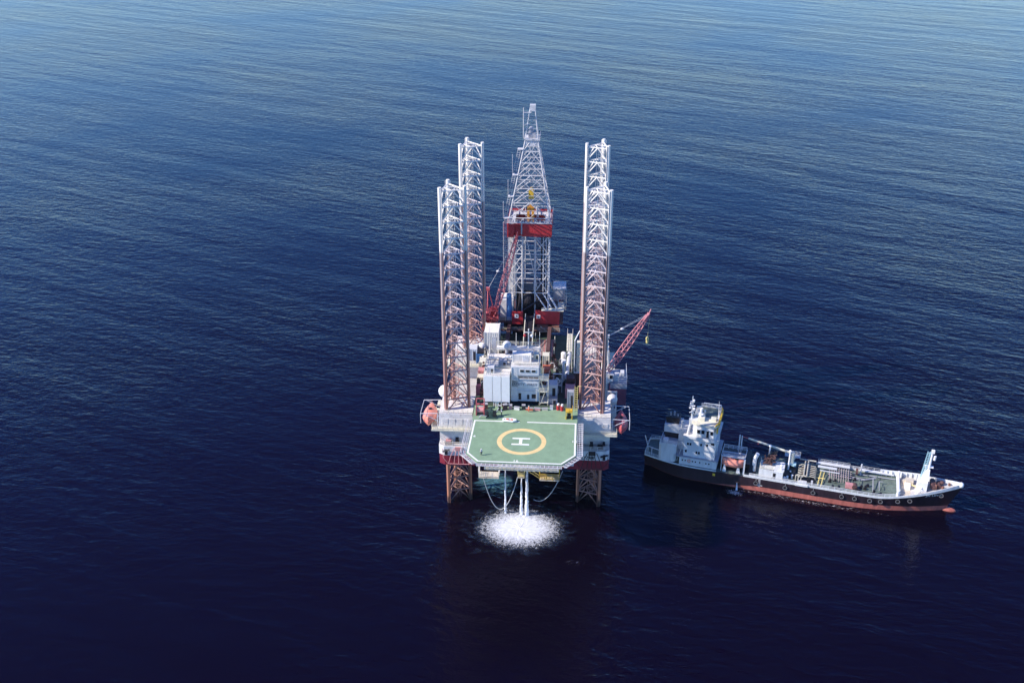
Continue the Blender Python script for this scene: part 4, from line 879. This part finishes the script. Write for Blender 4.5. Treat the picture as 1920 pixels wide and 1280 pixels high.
M['aer'] = foam_mat('aerated_water', (.10, .27, .34), .26, .64, (8.5, 7.5), .25, .5, alpha=.75, gain=3)
M['halo'] = foam_mat('bubble_clouded_water', (.05, .10, .18), .2, .66, (19, 15), .3, .6, alpha=.5, gain=2)
M['faint'] = foam_mat('faint_foam', (.20, .20, .28), .56, .74, (6, 3), .8, .6)
patch('foam_patch', -.4, -7.4, 15.0, 12, M['foam'], 'round patch of white foam where the water jets hit the sea', 'foam', .12, bumpy=.15)
patch('aerated_water', -1, -7.4, 19, 15, M['halo'], 'bluish cloud of bubbles spreading round the white foam', 'aerated water', .02, seed=8)
patch('aerated_water', -8.0, 13.0, 9, 8, M['aer'], 'turquoise cloud of aerated water under the platform', 'aerated water', .04, seed=4)
patch('foam_patch', 24.8, -8.9, 3.9, 2.6, M['foam2'], 'small foam ring below the outlet in the side of the ship', 'foam', .1, SHIP, seed=2)
patch('foam_patch', 34, -16.5, 6.5, 3, M['faint'], 'faint foam streaks on dark water off the ship side', 'foam', .06, SHIP, seed=3)
patch('foam_patch', 42, -7.4, 24, 1.3, M['foam3'], 'line of broken foam along the ship waterline', 'foam', .08, SHIP, seed=5)
patch('foam_patch', 13.5, -20.5, 3.2, 4.2, M['faint'], 'scattered foam flecks drifting to the right of the round foam patch', 'foam', .06, RIG, seed=6)
def cat_rope(a, b, low, label):
    a, b = Vector(a), Vector(b); pts = []
    for i in range(19):
        t_ = i/18; p = a.lerp(b, t_); sag = (4*t_*(1-t_)); base_ = min(a.z, b.z); p.z = (a.z+(b.z-a.z)*t_)-(((a.z+b.z)/2)-low)*sag; pts.append(p)
    solo('mooring_rope', MB().path(pts, .10, 5), 'rope', label, 'rope', tuple(a), smooth=True, group='ropes hanging under the bow')
cat_rope((-10.9, -1.5, 13.5), (-1.2, -1.5, 13.0), 1.6, 'pale rope hanging in a loop behind the thinnest water jet')
cat_rope((10.2, -1.0, 14.0), (2.6, 3.0, 2.0), 4.4, 'pale rope hanging slack under the bow right of the jets')

# ------------------------------------------------------------------ the tanker
def beam(x):      # half beam at deck
    if x < 10: return 6.2*(.70+.30*math.sin(math.pi/2*max(0, (x+1.5))/11.5))
    if x < 56: return 6.2
    t_ = (x-56)/(82.6-56); return 6.2*max(.0, 1-t_**2.3)
def beamw(x):     # half beam at waterline
    if x < 12: return 6.15*(.35+.65*math.sin(math.pi/2*max(0, x)/12))
    if x < 52: return 6.15
    t_ = (x-52)/(79.2-52); return 6.15*max(.0, 1-min(1, t_)**1.9)
def sheer(x):
    z = 4.0
    if x < 12: z += .5*(1-x/12)
    if x > 62: z += 3.9*((x-62)/(82.6-62))**1.2
    return z
def band_z(x): return .05+1.4*min(1, max(0, (x-19)/12.))  # red band sinks out aft: the dark shade there is modelled as black paint
T = thing('tanker_ship', 'small black hulled tanker with a red waterline band and white superstructure, lying beside the platform', 'ship', (40, 0, 0), SHIP)
ST = [-1.4+84.0*i/48 for i in range(49)]
def ship_shell(z0f, z1f, z0w, z1w):
    vs = []; fs = []
    for x in ST:
        for s_ in (-1, 1):
            for kz in (0, 1, 2):
                t_ = kz/2; zb, zt = z0f(x), z1f(x); z = zb+(zt-zb)*t_; top = sheer(x)+.0
                xw = min(x, 79.2+(x-79.2)*max(0, z/8.)) if x > 79.2 else x
                f = min(1, max(0, z/top)); w_ = beamw(x)+(beam(x)-beamw(x))*f**1.5
                vs.append((xw, s_*w_, z))
    n = len(ST)
    for i in range(n-1):
        o, q = i*6, (i+1)*6
        for k in (0, 1): fs.append((o+k, q+k, q+k+1, o+k+1)); fs.append((o+3+k, o+4+k, q+4+k, q+3+k))
    fs.append((0, 1, 2, 5, 4, 3)); e = (n-1)*6; fs.append((e+3, e+4, e+5, e+2, e+1, e))
    return MB().add(vs, fs)
part('hull_side', ship_shell(lambda x: band_z(x), lambda x: sheer(x), 0, 0), 'hullblack', T, smooth=True)
part('bottom_band', ship_shell(lambda x: -3., lambda x: band_z(x), 0, 0), 'bottomred', T, smooth=True)
dk = MB(); poly = [(x, -beam(x)+.05, sheer(x)-.12) for x in ST]+[(x, beam(x)-.05, sheer(x)-.12) for x in reversed(ST)]
vs = []; fs = []
for x in ST: vs += [(x, -beam(x)+.03, sheer(x)-.1), (x, beam(x)-.03, sheer(x)-.1)]
for i in range(len(ST)-1): fs.append((2*i, 2*i+2, 2*i+3, 2*i+1))
part('deck', MB().add(vs, fs), 'shipgreen', T)
part('bow_bulb', MB().ell((80.2, 0, .05), (1.9, .75, .8), 14, 8), 'bottomred', T, smooth=True)
# bulwark: white strip on the edge, high round the bow
def strip(x0, x1, h, m, nm, side, inn=.0, th=.14, lab=None, z0=0.0):
    vs = []; fs = []; k = max(2, int((x1-x0)/1.2))
    for i in range(k+1):
        x = x0+(x1-x0)*i/k; b_ = beam(x)-inn; hh = h(x) if callable(h) else h
        for d in (0, th): vs += [(x, side*(b_-d), sheer(x)-.1+z0), (x, side*(b_-d), sheer(x)+hh+z0)]
    for i in range(k):
        o, q = 4*i, 4*i+4; fs += [(o, q, q+1, o+1), (o+2, o+3, q+3, q+2), (o+1, q+1, q+3, o+3)]
    return part(nm, MB().add(vs, fs), m, T, lab)
for s_ in (-1, 1):
    strip(26.5 if s_ < 0 else 45, 66, .55, 'shipwhite', 'bulwark', s_)
    strip(-1.2, 19, .28, 'shipwhite', 'bulwark', s_)
strip(66, 82.3, lambda x: .45+.55*(x-66)/16, 'shipwhite', 'bow_bulwark', -1)
strip(62, 82.3, lambda x: 1.6 if x < 74 else 1.15, 'shipwhite', 'bow_bulwark', 1, lab='tall white bulwark on the far side of the bow')
fr_ = MB()
for i in range(9): x = 62.5+i*1.25; b_ = beam(x); fr_.box(x-.06, x+.06, b_-.6, b_-.15, sheer(x)-.1, sheer(x)+1.45)
part('bulwark_frame', fr_, 'shipwhite', T)
rl = MB()
for s_ in (-1, 1):
    pts = [(x, s_*(beam(x)-.12), sheer(x)+.5) for x in (28, 34, 40, 46, 52, 58, 62, 66)]
    if s_ > 0: pts = pts[3:6]
    rl.rail(pts, h=.7, sp=1.6, r=.07, bars=2)
for s_ in (-1, 1): rl.rail([(x, s_*(beam(x)-.15), sheer(x)+.2) for x in (-1, 2.5)]+[(3.2, s_*4.8, 4.6)], h=1.0, sp=1.2)
rl.rail([(-1.2, -4.0, 4.5), (-1.2, 4.0, 4.5)], h=1.0)
part('railing', rl, 'shipwhite', T)
wk = MB().box(28, 44, -6.0, -5.3, 4.25, 4.4).box(45.5, 54, 4.8, 5.9, 4.9, 5.1).box(57, 65.5, 4.7, 5.7, 4.9, 5.1)
wk.rail([(45.5, 5.9, 5.1), (54, 5.9, 5.1)], h=.8, sp=1.6, r=.04, bars=2).rail([(57, 5.7, 5.1), (65.5, 5.7, 5.1)], h=.8, sp=1.6, r=.04, bars=2); part('side_walkway', wk, 'shipwhite', T)
nx = 72.2; def_y = -beam(74.5)
t_n = MB(); cur = text_mb('JN LEVIO', .95, (0, 0, 0), (1, 0, 0), (0, 0, 1), .02)
hv = []
for v in cur.v:
    x = 73.6+v[0]; z = 5.35+v[2]; top = sheer(x); f = z/top; w_ = beamw(x)+(beam(x)-beamw(x))*f**1.5; hv.append((x, -w_-.06+v[1], z))
part('ship_name', MB().add(hv, cur.f), 'whiteclean', T, 'white ship name lettering on the bow')
# superstructure
SS = thing('ship_superstructure_group', 'x', 'x', (0, 0, 0), SHIP); D.objects.remove(SS)
rect = lambda x0, x1, y0, y1: [(x0, y0), (x1, y0), (x1, y1), (x0, y1)]
s1 = part('lower_house', MB().box(8.7, 19.0, -5.75, 5.75, 4.3, 6.75), 'shipwhite', T)
part('deck_edge', MB().box(7.6, 19.3, -5.95, 5.95, 6.75, 6.95), 'grey', s1, root=T)
s2 = part('main_house', MB().prism([(9.6, -5.3), (18.2, -5.3), (18.2, 5.3), (9.6, 5.3)], 6.96, 12.6), 'shipwhite', T)
part('bridge_deck', MB().prism([(9.2, -5.5), (18.7, -5.9), (18.7, 5.9), (9.2, 5.5)], 12.62, 12.85), 'grime', T)
part('bridge_rail', MB().rail([(9.3, -5.4, 12.85), (18.6, -5.8, 12.85)], h=1.0, sp=1.3).box(9.3, 18.6, -5.75, -5.6, 12.86, 13.5), 'shipwhite', T)
wh = part('wheelhouse', MB().prism([(11.6, -4.2), (12.8, -5.0), (17.4, -5.2), (18.0, -3.8), (18.0, 3.8), (17.4, 5.2), (12.8, 5.0), (11.6, 4.2)], 12.86, 17.0), 'shipwhite', T)
part('wheelhouse_roof', MB().prism([(11.2, -4.5), (12.6, -5.3), (17.8, -5.6), (18.4, -4.0), (18.4, 4.0), (17.8, 5.6), (12.6, 5.3), (11.2, 4.5)], 17.02, 17.5), 'cream', T)
part('roof_deck', MB().box(12.4, 17.4, -.8, 4.6, 17.5, 17.56), 'shipgreen', T)
part('roof_edge', MB().prism([(17.85, -5.5), (18.45, -3.95), (18.45, 4.0), (17.95, 5.5), (17.75, 5.5), (18.15, 3.9), (18.15, -3.9), (17.65, -5.5)], 17.52, 18.0).box(18.46, 18.6, -4, 4, 16.6, 18.0).box(18.1, 18.45, -5.4, -4.1, 15.4, 17.0), 'yellow', T)
for x in (12.9, 14.1, 15.4, 16.5):
    wv = part('window', MB().box(x-.06, x+.86, -5.27, -5.0, 14.6, 15.9), 'shipwhite', wh, root=T)
part('window_glass', MB().box(12.9, 13.7, -5.33, -5.28, 14.7, 15.8).box(14.1, 14.9, -5.33, -5.28, 14.7, 15.8).box(15.45, 16.1, -5.33, -5.28, 13.4, 15.8).box(16.5, 17.2, -5.33, -5.28, 14.7, 15.8).box(18.01, 18.05, -3.5, 3.5, 14.7, 15.8), 'glass', wh, root=T)
ports = [(x, 10.9) for x in (10.7, 11.4)]+[(x, 8.5) for x in (10.3, 13.2, 13.9)]+[(14.3, 11.2), (15.9, 11.3)]
for x, z in ports: part('window', MB().box(x-.24, x+.24, -5.36, -5.31, z-.38, z+.38), 'glass', s2, root=T)
part('window', MB().box(16.9, 17.8, -5.36, -5.31, 11.6, 12.2), 'glass', s2, root=T)
for x in (9.6, 10.4, 12.4, 13.2, 14.4, 16.1, 16.9): part('porthole', MB().tube((x, -5.83, 5.75), (x, -5.76, 5.75), .22, 10), 'glass', s1, root=T)
part('life_ring', ring(0, 0, .28, .45, 0, .05, 16), 'orange', s1, root=T)
lr = [o for o in D.objects if o.name.startswith('life_ring')][-1]
me = lr.data; b0 = BASE[T.name]
for v in me.vertices: q = Vector(v.co)+b0; v.co = Vector((11.4+q.x, -5.78-q.z, 5.75+q.y))-b0
part('fore_ladder', MB().ladder((18.6, -3, 7), (18.6, -3, 12.6), (0, .35, 0), .4), 'shipwhite', T)
aft = part('aft_house', MB().prism([(2.8, -5.0), (3.4, -5.5), (7.0, -5.6), (7.6, -5.0), (7.6, 0), (2.8, 0)], 4.4, 9.4), 'shipwhite', T)
part('aft_rim', MB().box(2.9, 7.6, -5.5, -5.3, 9.4, 10.1).box(2.9, 3.1, -5.3, 0, 9.4, 10.1).rail([(3, -5.3, 10.1), (7.5, -5.3, 10.1)], h=.7, sp=1), 'shipwhite', aft, root=T)
part('aft_tank', MB().cyl(4.4, -3.8, 9.4, 10.6, .75, 14), 'whiteclean', aft, smooth=True, root=T)
part('recess', MB().box(3.6, 9.4, -1.0, 3.6, 4.4, 11.4), 'dark', T)
fn = part('funnel', MB().box(3.4, 8.0, -1.6, 3.0, 11.4, 13.8).prism(rect(7.6, 10.4, -2.4, 3.4), 6.96, 13.2), 'shipwhite', T, 'white funnel casing behind the wheelhouse')
part('funnel_top', MB().prism(rect(3.6, 7.2, -.6, 2.6), 13.81, 15.6), 'black', fn, root=T)
part('exhaust_pipe', MB().cyl(4.6, .6, 15.6, 16.5, .22, 8).cyl(5.6, .8, 15.6, 16.8, .25, 8).cyl(6.6, .4, 15.6, 16.3, .2, 8), 'grey', fn, root=T)
part('boat_davit', MB().path([(8.2, -2.2, 13.2), (8.2, -2.2, 16.0), (8.9, -2.2, 16.0)], .15).path([(8.6, -2.4, 13.2), (8.6, -2.4, 15.2)], .1), 'shipwhite', T)
part('funnel_stay', MB().path([(10.2, -3.5, 12.9), (10.6, -3.2, 15.6), (11.6, -2.8, 17.4)], .35, 8), 'shipwhite', T)
sa = MB(); sa.path([(2.8, -3.8, 6.4), (-.6, -3.2, 6.8), (-1.6, -3, 10)], .14).path([(-.6, -3.2, 6.8), (-.5, -3.2, 4.4)], .12).path([(-1, -2.9, 8), (.8, -3, 9.6), (2.9, -3.4, 10)], .06).cyl(.6, -3.5, 4.4, 6.7, .12, 6)
part('stern_frame', sa, 'lightgrey', T)
part('ladder', MB().ladder((7.9, -4.6, 4.6), (9.2, -4.6, 9.8), (0, .4, 0), .5, .08).rail([(7.7, -5.2, 9.4), (9.5, -5.2, 10.4)], h=.9), 'shipwhite', T)
ms = part('main_mast', MB().tube((10.9, -2.6, 17.2), (10.7, -2.6, 24.4), .36, 8, .14).tube((10.9, -2.6, 20.4), (12.9, -1.2, 17.5), .14).tube((10.9, -2.6, 19.4), (11.4, -.4, 17.5), .14).box(10.3, 12.6, -3.6, -1.6, 16.2, 17.6), 'shipwhite', T)
part('mast_light', MB().ell((11.3, -2.8, 20.6), (.4, .4, .35), 8, 5).ell((10.2, -2.8, 20.8), (.35, .35, .35), 8, 5).ell((10.3, -2.8, 22.2), (.3, .3, .35), 8, 5).ell((11.1, -2.7, 23.2), (.3, .3, .3), 8, 5).box(10.0, 11.5, -2.9, -2.5, 21.4, 21.6).box(10.1, 11.3, -2.8, -2.5, 22.7, 22.85), 'whiteclean', ms, root=T)
part('radar_scanner', MB().tube((10.2, -3.3, 19.6), (11.4, -2.2, 19.9), .14, 6), 'whiteclean', ms, root=T)
part('radar_post', MB().tube((13.1, -2.4, 17.5), (13.3, -2.4, 21.0), .42, 10, .36).box(12.6, 13.9, -2.8, -2.0, 19.0, 19.5).cyl(14.2, -2.0, 17.5, 19.9, .1, 6).ell((14.2, -2, 20.1), (.28, .28, .3), 8, 5), 'whiteclean', T, smooth=True)
part('whip_aerial', MB().tube((17.9, -1.4, 17.5), (17.7, -1.2, 23.2), .12, 6, .04), 'whiteclean', T)
part('roof_box', MB().box(16.0, 17.4, -2.6, -1.2, 17.5, 18.2).box(12.6, 14.4, -3.4, -1.6, 17.5, 18.4), 'cream', T)
part('roof_rail', MB().rail([(12.4, 4.8, 17.5), (17.9, 5.0, 17.5), (18.1, -3.8, 17.6)], h=1.0, sp=1.5).path([(13, 4.9, 18.6), (17.8, 4.9, 18.6)], .14), 'shipwhite', T)
# well deck with lifeboat
part('boat_deck_post', MB().tube((20.2, -5.2, 4), (20.2, -5.2, 8.9), .12).tube((26.3, -5.2, 4), (26.3, -5.2, 8.9), .12).box(20.2, 26.3, -3.2, -2.9, 8.0, 8.3).box(20.0, 26.4, -4.8, -4.4, 8.4, 8.7).box(19.8, 26.4, -1.5, -1.1, 7.6, 8.0).rail([(20, .5, 7.9), (26.3, .5, 7.9)], h=1.2, sp=1.2, r=.08).tube((20, -4.6, 8.6), (20, .5, 8.4), .1).tube((26.4, -4.6, 8.6), (26.4, .5, 8.4), .1), 'lightgrey', T)
part('boat_chock', MB().prism(rect(20.6, 21.6, -5.2, -4.6), 3.9, 6.2, rect(20.95, 21.25, -5.2, -4.8)).prism(rect(24.3, 25.4, -5.2, -4.6), 3.9, 6.2, rect(24.65, 25.0, -5.2, -4.8)).box(26.2, 26.6, -5.7, -5.3, 4, 8.8), 'whiteclean', T)
part('dark_well', MB().box(19.1, 29.6, -4.2, 5.2, 3.92, 4.0).box(19.4, 27.6, -2.4, 4.6, 4.01, 5.6), 'black', T)
part('far_post', MB().cyl(24.0, 1.2, 4, 12.4, .18, 8).cyl(24.6, 1.2, 4, 12.2, .16, 8), 'lightgrey', T)
lb_ = lifeboat(23.3, -4.5, 5.3, 6.3, 2.4, 'bright orange covered lifeboat on the ship deck in front of the white superstructure', SHIP, 'x')
cr = MB().tube((26.2, 3.0, 10.6), (38.8, 2.0, 8.6), .26, 6, .34).cyl(38.6, 2.0, 4, 9.0, .55, 10)
part('deck_crane', cr, 'cream', T); part('crane_stay', MB().path([(26.2, 3, 10.6), (24.8, 1.2, 11.9)], .1).tube((29, 2.8, 10.4), (29, 2.8, 9.4), .2), 'pinkred', T)
part('ventilator', MB().cyl(29.0, -2.6, 4, 8.6, .42, 10).tube((29, -2.6, 8.2), (29.5, -2.6, 9.6), .55, 10).box(28.4, 29.2, -3.1, -2.4, 6.0, 8.2), 'whiteclean', T, smooth=True)
for x, y, z in ((32.4, .8, 10.6), (37.9, -.6, 10.8), (36.2, -4.4, 8.2)): part('vent_post', MB().cyl(x, y, 4, z, .24, 8, .2).ell((x, y, z), (.45, .45, .35), 8, 5), 'whiteclean', T, smooth=True)
dh = part('deck_house', MB().box(30.4, 36.8, -5.2, -.4, 3.9, 6.5).box(34.4, 37.0, -5.0, -.5, 6.5, 6.9), 'shipwhite', T)
part('door', MB().box(34.2, 34.9, -5.26, -5.21, 4.2, 5.9), 'black', dh, root=T)
part('house_rail', MB().rail([(30.5, -5.1, 6.5), (34, -5.1, 6.5)], h=.9, sp=.9).rail([(30.5, -5.1, 6.5), (30.5, -.6, 6.5)], h=.9), 'cream', dh, root=T)
part('hose_coil', MB().path([(32+rnd.uniform(-1.2, 2.6), -2+rnd.uniform(-1.8, 1.8), 7.2+rnd.uniform(-.6, 2.4)) for _ in range(26)], .16, 5), 'brown', dh, root=T)
part('hose_coil', MB().path([(33+rnd.uniform(-1.4, 1.6), -1+rnd.uniform(-1.8, 2.2), 7.6+rnd.uniform(-.8, 1.9)) for _ in range(22)], .2, 5), 'black', dh, root=T)
part('far_walkway', MB().box(36.5, 40.6, 3.6, 5.2, 6.4, 6.5).rail([(36.5, 3.6, 6.5), (40.6, 3.6, 6.5)], 1, 1).rail([(36.5, 5.2, 6.5), (40.6, 5.2, 6.5)], 1, 1).tube((37, 2, 4), (40, 5, 6.4), .15), 'lightgrey', T)
part('dark_tank', MB().box(36.9, 39.9, -3.4, 4.6, 3.95, 4.9), 'black', T)
part('blue_cover', MB().prism([(37.2, 1.0), (39.8, .4), (39.8, 2.6), (38, 2.4)], 5.4, 5.7), 'lblue', T)
part('small_fitting', MB().cyl(38.0, -3.9, 4, 4.9, .3, 8).cyl(39.2, -3.2, 4, 5.0, .32, 8).cyl(37.3, -4.3, 4, 4.7, .35, 8).ell((38.6, -1.8, 5.2), (.25, .25, .25), 8, 5), 'whiteclean', T)
# cargo manifold piping
mf = MB()
for i in range(7): y = -3.2+i*.9; mf.path([(40.6, y, 5.0), (41.4, y, 5.5), (42.0, y, 5.5)], .13, 6).path([(43.2, y, 5.5), (45.0, y, 5.4), (45.4, y+.2, 4.6)], .14, 6)
part('manifold_pipe', mf, 'pipecream', T)
mf = MB().path([(42.2, 3.6, 5.9), (42.2, -4.0, 5.9), (43.0, -4.2, 5.9), (43.0, 3.6, 5.9)], .2, 8).path([(40.6, 4.2, 5.9), (45, 4.2, 5.9)], .22, 8)
for x, y in ((40.2, -4.4), (40.9, -5.0), (41.6, -4.8)): mf.path([(x, y, 4), (x, y, 6.0), (x+.5, y, 6.1)], .16, 6)
part('header_pipe', mf, 'pipecream', T)
mf = MB()
for i in range(8): mf.cyl(41.6+(i % 2)*2.6, -3.4+i*.85, 4, 5.3, .3, 8)
mf.box(40.4, 45.2, -3.9, 3.9, 3.95, 4.25)
part('valve', mf, 'black', T)
part('manifold_box', MB().box(41.0, 43.2, -5.6, -4.8, 4, 4.9).box(44.3, 44.8, -4.8, -4.2, 4, 5.0), 'lightgrey', T)
part('drip_tray', MB().box(40.3, 43.6, -6.55, -5.9, 4.0, 4.5), 'shipwhite', T)
part('yellow_rail', MB().tube((46.0, -5.8, 4.1), (46.6, 1.2, 4.9), .14).tube((46.9, -5.8, 4.1), (47.5, 1.2, 4.9), .14).tube((44.6, -1.8, 4.6), (47.8, -1.8, 4.6), .13), 'paleyellow', T)
part('gangway_plank', MB().box(45.6, 50.6, 2.0, 2.6, 5.5, 5.9).box(46.2, 51.4, .6, .8, 5.4, 5.6), 'shipwhite', T)
mf = MB()
for i in range(9): x = 48.8+i*.62; mf.path([(x, 3.8, 5.2), (x, .4, 5.3), (x+.1, -1.2, 5.0), (x+.1, -1.4, 4.1)], .1, 5)
for i in range(4): mf.tube((48.4, 3.6-i*1.1, 5.0), (54.6, 3.2-i*1.1, 5.0), .1, 5)
part('branch_pipe', mf, 'pipe', T)
mf = MB()
for x, y in ((49.2, -2.0), (50.5, -1.6), (53.8, 1.4), (54.8, 2.2), (55.6, 1.0), (50.0, -5.0), (51.6, -5.1), (54.6, -3.4), (55.4, -2.7), (56.2, -4.1), (57.4, -2.4), (58.4, -2.8), (56.8, -4.6), (60.6, -4.4), (62.4, -4.2), (59, -1.2), (67.4, -2.5), (68.2, -3.4)):
    mf.cyl(x, y, 3.9, 4.5+rnd.random()*.8, .32, 8).box(x-.5, x+.3, y-.25, y+.35, 3.9, 4.35)
part('deck_valve', mf, 'black', T)
mf = MB()
for i in range(26):
    x = rnd.uniform(40, 65); y = rnd.uniform(-3.6, 3.8)
    if rnd.random() < .5: mf.tube((x, y, 4.25), (min(66, x+rnd.uniform(2, 6)), y+rnd.uniform(-.2, .2), 4.25), .09, 5)
    else: mf.path([(x, y, 4.0), (x, y, 4.7), (x, y+rnd.uniform(.6, 2), 4.7), (x, y+2.1, 4.0)], .09, 5)
part('deck_piping', mf, 'deckpipe', T)
part('red_winch', MB().box(53.2, 55.4, -3.9, -2.7, 4.1, 5.3), 'pink', T); part('winch_drum', MB().tube((55.6, -4.0, 4.8), (55.6, -2.6, 4.8), .7, 12), 'brown', T)
part('long_pipe', MB().path([(52, 2, 4.4), (58, 1.4, 4.4), (60.8, 3.4, 4.3)], .14).path([(51.6, 1.2, 4.4), (57.5, .8, 4.4), (61, 3, 4.3)], .1).path([(55, 3.8, 4.3), (66, 3.4, 4.7)], .12).path([(60.4, -4.2, 4.2), (60.2, 1.4, 5.2), (61.0, 1.6, 5.2)], .12).path([(62, -2.8, 4.2), (61.8, .6, 5.0), (62.8, .8, 5.0)], .1), 'grey', T)
part('far_post', MB().cyl(56.9, 3.8, 4, 7.6, .2, 8), 'lightgrey', T); part('hose_reel', MB().tube((55.6, 3.6, 5.2), (56.2, 3.6, 5.2), .9, 14), 'brown', T)
# bow
part('break_rail', MB().box(66.4, 67.2, -4.2, -3.5, 4.4, 5.6).tube((66.6, 3.6, 5.4), (66.6, -4.6, 6.2), .45, 8).cyl(66.6, -4.4, 4.4, 6.4, .4, 8).cyl(66.6, 3.8, 4.5, 7.2, .35, 8), 'whiteclean', T, smooth=True)
part('bow_locker', MB().box(68.2, 69.6, -1.4, .2, 4.9, 6.4).box(71.2, 73.6, -2.4, 1.2, 5.2, 8.6), 'whiteclean', T)
part('fore_deck_gear', MB().box(67.4, 71.0, -3.8, 3.4, 4.9, 5.15).box(68.4, 70.4, 1.0, 2.8, 5.1, 6.4), 'beige', T)
part('yellow_bar', MB().tube((69.4, .2, 6.0), (72.4, -1.2, 6.0), .16), 'paleyellow', T)
part('bow_stair', MB().ladder((70.6, -3.3, 5.0), (72.4, -3.0, 7.2), (0, .5, 0), .4, .1), 'whiteclean', T)
fm = part('foremast', MB().prism(rect(72.0, 73.8, -1.2, .6), 8.6, 11.8, rect(72.6, 73.7, -.7, .3)).tube((73.3, -.2, 11.8), (73.5, -.2, 17.2), .42, 10, .26).box(72.2, 74.4, -.6, .4, 12.4, 12.6).box(73.2, 74.0, -.6, .2, 16.8, 17.6).cyl(74.3, -.3, 14.8, 16.0, .32, 8), 'whiteclean', T, smooth=False)
part('mast_ladder', MB().ladder((72.0, -.8, 8.6), (72.7, -.4, 16.8), (.35, 0, 0), .5, .09).ladder((72.0, .6, 8.6), (72.7, .3, 16.8), (.3, 0, 0), .5, .09).tube((72.3, -.4, 16.8), (73.4, -.2, 16.8), .09), 'lblue', fm, root=T)
part('windlass', MB().tube((75.0, -1.6, 7.3), (75.0, 1.8, 7.3), .7, 12).box(74.4, 75.8, -.5, .5, 6.6, 8.0).tube((76.6, -.9, 7.2), (76.6, 1.4, 7.2), .6, 12).ell((77.4, .9, 7.6), (.6, .6, .5), 10, 6), 'brown', T)
part('windlass_motor', MB().box(75.2, 76.0, -1.5, -.7, 6.7, 7.8).cyl(77.6, -1.0, 6.9, 7.6, .35, 8).cyl(79.2, .8, 7.2, 7.8, .3, 8), 'rust', T)
fd = []; fdp = [x for x in ST if x > 66.5]
vs = []; fs = []
for x in fdp: vs += [(x, -beam(x)+.16, sheer(x)-.06), (x, beam(x)-.16, sheer(x)-.06)]
for i in range(len(fdp)-1): fs.append((2*i, 2*i+2, 2*i+3, 2*i+1))
part('fore_deck', MB().add(vs, fs), 'deckgrey', T)
part('bow_tip', MB().ell((82.0, 0, 8.35), (.7, .8, .75), 10, 6), 'whiteclean', T, smooth=True)
part('hull_mark', MB().box(18.2, 18.9, -6.3, -6.2, 2.6, 3.3), 'yellow', T)
lm = MB()
for z in (1.5, 1.9, 2.3, 2.7, 3.1, 3.5): lm.box(30.6, 31.2, -6.27, -6.2, z, z+.12)
lm.box(29.9, 31.8, -6.28, -6.2, 1.85, 2.0); part('draught_mark', lm, 'lightgrey', T)
part('outlet', MB().box(24.6, 25.4, -6.3, -6.2, 1.6, 1.9), 'rust', T)
solo('ship_discharge', MB().tube((25, -6.35, 1.6), (25.2, -7.6, 0), .12, 6, .3), 'jet', 'thin spout of water running from the side of the ship into the small foam ring', 'water jet', (25, -6.4, 0), SHIP)
# tyre fenders
def tyre(x, y, z, lb, rz=0):
    vs = []; fs = []; n, k = 20, 8; Ro, ri = .46, .2
    for i in range(n):
        a = 2*math.pi*i/n
        for j in range(k):
            b_ = 2*math.pi*j/k; r_ = Ro+ri*math.cos(b_); vs.append((x+r_*math.cos(a), y+ri*.8*math.sin(b_), z+r_*math.sin(a)))
    for i in range(n):
        for j in range(k): fs.append((i*k+j, ((i+1) % n)*k+j, ((i+1) % n)*k+(j+1) % k, i*k+(j+1) % k))
    t = thing('tyre_fender', lb, 'tyre fender', (x, y, z), SHIP, 'tyre fenders on the ship side')
    part('tyre', MB().add(vs, fs), 'rubber', t, smooth=True)
    o = part('rim_wear', ring(0, 0, .44, .60, 0, .03, 20), 'tyregrey', t)
    b0_ = BASE[t.name]
    for v in o.data.vertices: q = Vector(v.co)+b0_; v.co = Vector((x+q.x, y-.17-q.z, z+q.y))-b0_
    part('rope', MB().tube((x, y+.1, z+.6), (x, y+.22, sheer(x)+.2), .05, 4), 'rope', t); return t
names = ['aftmost, just forward of the lifeboat', 'below the small white deck house', 'below the manifold piping', 'below the yellow rails', 'below the pink winch box', 'midway from the pink winch box to the white post', 'just aft of the white bow post', 'at the start of the bow curve', 'forward one of the two at the bow curve', 'alone under the foredeck, nearest the bow']
for (x, z), nm in zip(((30.0, 2.6), (37.8, 2.7), (45.2, 2.6), (52.6, 2.9), (55.9, 2.9), (59.8, 2.9), (62.5, 3.0), (66.8, 3.5), (69.8, 3.8), (77.4, 5.6)), names):
    f = min(1, z/sheer(x)); w_ = beamw(x)+(beam(x)-beamw(x))*f**1.5
    tyre(x, -w_-.22, z, 'black tyre on the ship side '+nm)


# ------------------------------------------------------------------ thin sea air
hz = MB().box(-9200, 9200, -9200, 9200, -4, 190)
hm = D.materials.new('sea_haze'); hm.use_nodes = True; hm.node_tree.nodes.clear()
pv = hm.node_tree.nodes.new('ShaderNodeVolumePrincipled'); ho = hm.node_tree.nodes.new('ShaderNodeOutputMaterial')
pv.inputs['Color'].default_value = (.70, .80, 1.0, 1); pv.inputs['Density'].default_value = .00002; pv.inputs['Anisotropy'].default_value = .2
hm.node_tree.links.new(pv.outputs[0], ho.inputs['Volume'])
solo('haze', hz, hm, None, None, (0, 0, 0), WORLD, kind='stuff')
